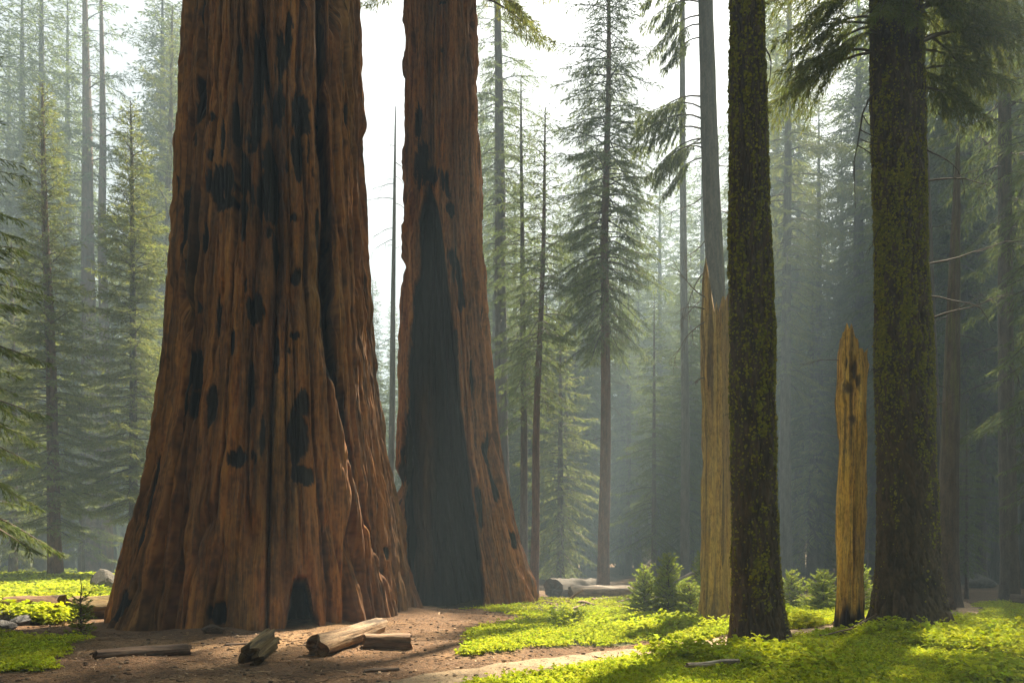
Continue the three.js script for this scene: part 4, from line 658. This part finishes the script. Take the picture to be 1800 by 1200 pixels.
log({ name: 'fallen_branch', label: 'dark slanting stick leaning on the foot of the thick fir', category: 'branch', from: [1480, 15.6, 0.1], to: [1542, 16.4, 0.42], r0: 0.028, r1: 0.015, seed: 413, col: umber, sides: 9, rows: 20, rag: 0.03 });
log({ name: 'fallen_branch', label: 'pale forked twig in the green below the slanting stick', category: 'branch', from: [1440, 14.4, 0.15], to: [1500, 15.4, 0.22], r0: 0.02, r1: 0.012, seed: 414, col: [0.3, 0.22, 0.14], sides: 9, rows: 20, rag: 0.03, bend: 0.15 });
log({ label: 'short dark log poking in at the edge beside the path', from: [1778, 27], to: [1815, 26.5], r0: 0.22, r1: 0.2, seed: 415, col: [0.12, 0.09, 0.065], rag: 0.05 });
log({ label: 'cut log lying behind the thick fir by the path', from: [1640, 25], to: [1672, 24.4], r0: 0.2, r1: 0.22, seed: 416, col: [0.14, 0.095, 0.065], rag: 0.04 });
log({ label: 'tilted log resting high in the shade behind the tall snag', from: [1195, 38, 0.3], to: [1250, 36, 1.1], r0: 0.28, r1: 0.22, seed: 417, col: [0.17, 0.13, 0.1], rag: 0.1 });
log({ name: 'fallen_branch', label: 'small pale stick on the dirt where the path bends', category: 'branch', from: [1145, 14.2], to: [1175, 14.9], r0: 0.025, r1: 0.02, seed: 418, col: pale, sides: 10, rows: 12, rag: 0.03 });
log({ name: 'fallen_branch', label: 'bark strip lying along the shady edge of the bare ground', category: 'branch', from: [640, 11.2], to: [700, 11.5], r0: 0.03, r1: 0.03, seed: 419, col: umber, sides: 10, rows: 14, rag: 0.04 });
log({ name: 'fallen_branch', label: 'fallen limb at the edge of the green under the burnt sequoia', category: 'branch', from: [915, 17.6], to: [960, 17.9], r0: 0.05, r1: 0.04, seed: 420, col: umber, sides: 12, rows: 14, rag: 0.04 });
[['lying flat on the litter mound', 955, 26.5, 985, 25.4, 0.035], ['bent over the litter mound near the burnt sequoia', 968, 24.8, 1000, 25.6, 0.05], ['poking out of the dry litter toward the path', 1005, 24.2, 1030, 24.9, 0.03], ['beside the grey log', 1042, 27.8, 1078, 28.4, 0.06], ['half sunk in the green in front of the grey log', 1070, 25, 1100, 24.6, 0.045], ['next to the bright saplings', 1088, 27, 1112, 27.6, 0.05], ['at the foot of the golden snag', 1468, 19.6, 1500, 19.1, 0.05], ['behind the golden snag', 1512, 20.4, 1540, 20.9, 0.06]].forEach(([where, a, da, b, db, r], i) => log({ name: 'fallen_branch', label: 'short broken branch ' + where, category: 'branch', from: [a, da], to: [b, db, 0.06 * (i % 3)], r0: r, r1: r * 0.7, seed: 450 + i, col: i % 2 ? tan : [0.33, 0.22, 0.15], sides: 10, rows: 14, rag: 0.04, bend: 0.12 }));
function rock(px, depth, sx, sy, sz, seed, label, col, sink = 0.2) {
  const g = new THREE.IcosahedronGeometry(1, 5), p = g.attributes.position, c = [], uv = []; 
  for (let i = 0; i < p.count; i++) {
    let [x, y, z] = [p.getX(i), p.getY(i), p.getZ(i)], k = 1 + 0.3 * noise(x * 1.2 + seed, y * 1.2, z * 1.2) + 0.1 * noise(x * 3, y * 3 + seed, z * 3) + 0.04 * noise(x * 9, y * 9, z * 9 + seed);
    for (let f = 0; f < 7; f++) { const r = RNG(seed * 13 + f), n = new V3(r() - 0.5, r() - 0.35, r() - 0.5).normalize(), lim = 0.62 + 0.25 * r(), d = x * n.x + y * n.y + z * n.z; if (d * k > lim) k = lerp(k, lim / d, 0.85); }
    p.setXYZ(i, x * k * sx, y * k * sy, z * k * sz); const q = 1 + 0.4 * fbm(x * 3, y * 3, z * 3 + seed) + 0.2 * noise(x * 12, y * 12, z * 12); c.push(col[0] * q, col[1] * q, col[2] * q); uv.push(x * sx + z * sz, y * sy);
  }
  g.setAttribute('color', new THREE.Float32BufferAttribute(c, 3)); g.setAttribute('uv', new THREE.Float32BufferAttribute(uv, 2)); g.computeVertexNormals();
  const X = PX(px, depth), m = part(numbered('rock'), g, M.rock, scene); m.position.set(X, ground(X, -depth) + sy * (1 - sink) * 0.75, -depth); m.rotation.y = seed; m.userData = { label, category: 'rock' };
}
rock(188, 28, 0.66, 0.6, 0.5, 3, 'angular grey boulder on the bright meadow behind the huge trunk', [0.13, 0.12, 0.11]);
rock(12, 18.2, 0.42, 0.2, 0.3, 5, 'low dark grey rock at the left edge before the charred log', [0.14, 0.14, 0.15]);
rock(38, 17.8, 0.26, 0.16, 0.24, 6, 'small dark rock next to the low grey one by the charred log', [0.12, 0.12, 0.13]);
rock(6, 16.8, 0.3, 0.13, 0.22, 8, 'flat dark stone nearest the frame edge below the charred log', [0.13, 0.13, 0.14]);
rock(375, 15.6, 0.24, 0.1, 0.16, 9, 'small brown stone at the shady foot of the huge trunk', [0.1, 0.07, 0.05]);
rock(1722, 42, 0.9, 0.5, 0.6, 10, 'wide rock deep in the wood beyond the path', [0.14, 0.13, 0.12]);

// ------------------------------------------------------------------ ground cover and litter (beyond counting)
function leafPlant(seed, n, hgt, spread, lw) { // a low clump of stalked leaflets
  const rng = RNG(seed), F = { p: [], c: [] };
  for (let k = 0; k < n; k++) {
    const az = k * 2.4 + rng(), el = 0.35 + 0.8 * rng(), L = spread * (0.6 + 0.6 * rng()), bx = Math.cos(az) * L * Math.cos(el), bz = Math.sin(az) * L * Math.cos(el), by = hgt * (0.35 + 0.75 * rng());
    for (let q = 0; q < 3; q++) { const a2 = az + (q - 1) * 1.0 + (rng() - 0.5) * 0.5, l2 = lw * (0.8 + 0.5 * rng()), w2 = l2 * 0.34, tx = Math.cos(a2), tz = Math.sin(a2), ty = -0.35 + 0.9 * rng(), rl = (rng() - 0.5) * 1.1, kx = -tz * w2 * Math.cos(rl), kz = tx * w2 * Math.cos(rl), ky = w2 * Math.sin(rl), mx = bx + tx * l2 * 0.5, mz = bz + tz * l2 * 0.5, my = by + ty * l2 * 0.5 + 0.012;
      F.p.push(bx, by, bz, mx + kx, my + ky, mz + kz, mx - kx, my - ky, mz - kz, mx + kx, my + ky, mz + kz, bx + tx * l2, by + ty * l2 - 0.01, bz + tz * l2, mx - kx, my - ky, mz - kz); const c = 0.75 + 0.5 * rng(); for (let v = 0; v < 6; v++) F.c.push(c, c, c); }
    const sx = 0.004; F.p.push(-sx, 0, 0, sx, 0, 0, bx, by, bz); for (let v = 0; v < 3; v++) F.c.push(0.7, 0.6, 0.6);
  }
  return leafGeo(F);
}
function scatter(name, label, category, geo, material, list, colour) {
  const im = new THREE.InstancedMesh(geo, material, list.length), m4 = new THREE.Matrix4(), q = new THREE.Quaternion(), e = new THREE.Euler(), col = new THREE.Color();
  list.forEach(([x, y, z, s, rx, ry, rz, sy], i) => { im.setMatrixAt(i, m4.compose(new V3(x, y, z), q.setFromEuler(e.set(rx, ry, rz)), new V3(s, s * (sy ?? 1), s))); colour(i, col); im.setColorAt(i, col); });
  im.name = name; im.userData = { kind: 'stuff', label, category }; im.castShadow = im.receiveShadow = true; scene.add(im);
}
{
  const rng = RNG(900), near = [], tall = [], meadow = [];
  const put = (list, x, z, s, tilt = 0.25) => list.push([x, ground(x, z) - 0.01, z, s, (rng() - 0.5) * tilt, rng() * 6.28, (rng() - 0.5) * tilt, 0.8 + 0.5 * rng()]);
  const clear = (x, z) => Math.hypot(x - SEQ1.x, z - SEQ1.z) > 4.2 && Math.hypot(x - SEQ2.x - 0.4, z - SEQ2.z) > 2.3 && Math.hypot(x - firA.x, z - firA.z) > 0.5 && Math.hypot(x - firB.x, z - firB.z) > 0.8 && Math.hypot(x - snagA.x, z - snagA.z) > 0.42 && Math.hypot(x - snagB.x, z - snagB.z) > 0.3;
  for (let k = 0; k < 60000; k++) { const z = -9 - 20 * Math.pow(rng(), 1.15), x = (rng() * 2 - 1) * (-z * 0.70 + 1); if (x < -7 && z < -19) continue; const g = greenAt(x, z) * (0.55 + 0.75 * noise(x * 0.7, z * 0.7, 31) + 0.3); if (rng() < g && clear(x, z)) put(near, x, z, 0.55 + 0.7 * rng() * (0.8 + 0.4 * noise(x, z, 5))); }
  for (let k = 0; k < 2600; k++) { const z = -9.5 - 10 * rng(), x = 1 + 9 * rng(); const g = greenAt(x, z) * smooth(-0.1, 0.5, noise(x * 0.8, z * 0.8, 33)); if (rng() < g && clear(x, z)) put(tall, x, z, 0.7 + 0.7 * rng()); }
  for (let k = 0; k < 40000; k++) { const z = -18 - 46 * Math.pow(rng(), 0.9), x = PX(-30 + 300 * rng(), -z); const g = 0.6 + 0.6 * noise(x * 0.4, z * 0.4, 35); if (Math.hypot(x - SEQ1.x, z - SEQ1.z) < 4.6 || rng() > g) continue; put(meadow, x, z, 0.8 + 0.9 * rng()); }
  const green = (i, c) => { const r = RNG(i * 7 + 1), k = 0.6 + 0.5 * r(), y = r(); c.setRGB(lerp(0.4, 0.58, y) * k, lerp(0.52, 0.58, y) * k, 0.013 * k); };
  scatter('ground_cover', 'bright green low leafy plants covering the clearing around the path', 'plants', leafPlant(1, 12, 0.1, 0.15, 0.055), M.leaf, near, green);
  scatter('leafy_undergrowth', 'taller darker leafy plants under the mossy firs', 'plants', leafPlant(2, 16, 0.24, 0.24, 0.075), M.leaf, tall, green);
  scatter('meadow_plants', 'tall bright meadow plants behind the huge trunk', 'plants', leafPlant(3, 14, 0.2, 0.2, 0.075), M.leaf, meadow, green);
  console.log('plants', near.length, tall.length, meadow.length);
  // needles, bark chips, cones and twigs on bare soil
  const chip = new THREE.BoxGeometry(1, 0.16, 0.3); chip.setAttribute('color', new THREE.Float32BufferAttribute(new Float32Array(chip.attributes.position.count * 3).fill(1), 3));
  const chips = [], cone = [], twigs = [], coneG = new THREE.IcosahedronGeometry(1, 1); coneG.scale(1.5, 1, 1); coneG.setAttribute('color', new THREE.Float32BufferAttribute(new Float32Array(coneG.attributes.position.count * 3).fill(1), 3));
  for (let k = 0; k < 26000; k++) { const z = -9 - 22 * Math.pow(rng(), 1.3), x = (rng() * 2 - 1) * (-z * 0.68); if (rng() < greenAt(x, z) * 0.9 || !clear(x, z)) continue; const pd = pathDist(x, z); if (pd < 0.45 && rng() < 0.8) continue; const s = 0.02 + 0.06 * rng() * rng(), y = ground(x, z); (rng() < 0.06 ? cone : chips).push([x, y + (pd < 0.6 ? 0.045 : 0.006), z, s * (rng() < 0.05 ? 2 : 1), (rng() - 0.5) * 0.5, rng() * 6.28, (rng() - 0.5) * 0.5, 0.8]); }
  cone.forEach((c) => { c[3] = 0.018 + 0.012 * rng(); });
  const tg = new GB(); tg.tube([[-0.5, 0, 0], [-0.2, 0.03, 0.04], [0.1, 0.02, -0.02], [0.5, 0.05, 0.06]], [0.018, 0.02, 0.016, 0.006], 5, [1, 1, 1]); const twig = tg.build();
  for (let k = 0; k < 1500; k++) { const z = -9.5 - 22 * rng(), x = (rng() * 2 - 1) * (-z * 0.66); if (rng() < greenAt(x, z) * 0.75 || !clear(x, z) || pathDist(x, z) < 0.5) continue; twigs.push([x, ground(x, z) + 0.012, z, 0.15 + 0.5 * rng() * rng(), (rng() - 0.5) * 0.25, rng() * 6.28, (rng() - 0.5) * 0.25, 1]); }
  const brownish = (i, c) => { const r = RNG(i * 3 + 5), k = 0.5 + 0.9 * r(), y = r(); c.setRGB(lerp(0.14, 0.4, y * y) * k, lerp(0.08, 0.28, y * y) * k, lerp(0.045, 0.17, y * y) * k); };
  scatter('bark_litter', 'scattered bark chips and needles on the bare soil', 'litter', chip, M.litter, chips, brownish);
  scatter('cone_litter', 'small cones strewn over the bare soil', 'litter', coneG, M.litter, cone, (i, c) => { brownish(i, c); c.multiplyScalar(0.6); });
  scatter('twig_litter', 'thin dry twigs strewn over the forest floor', 'litter', twig, M.litter, twigs, brownish);
}
console.log('leaf triangles', leafTris);
renderer.render(scene, camera);
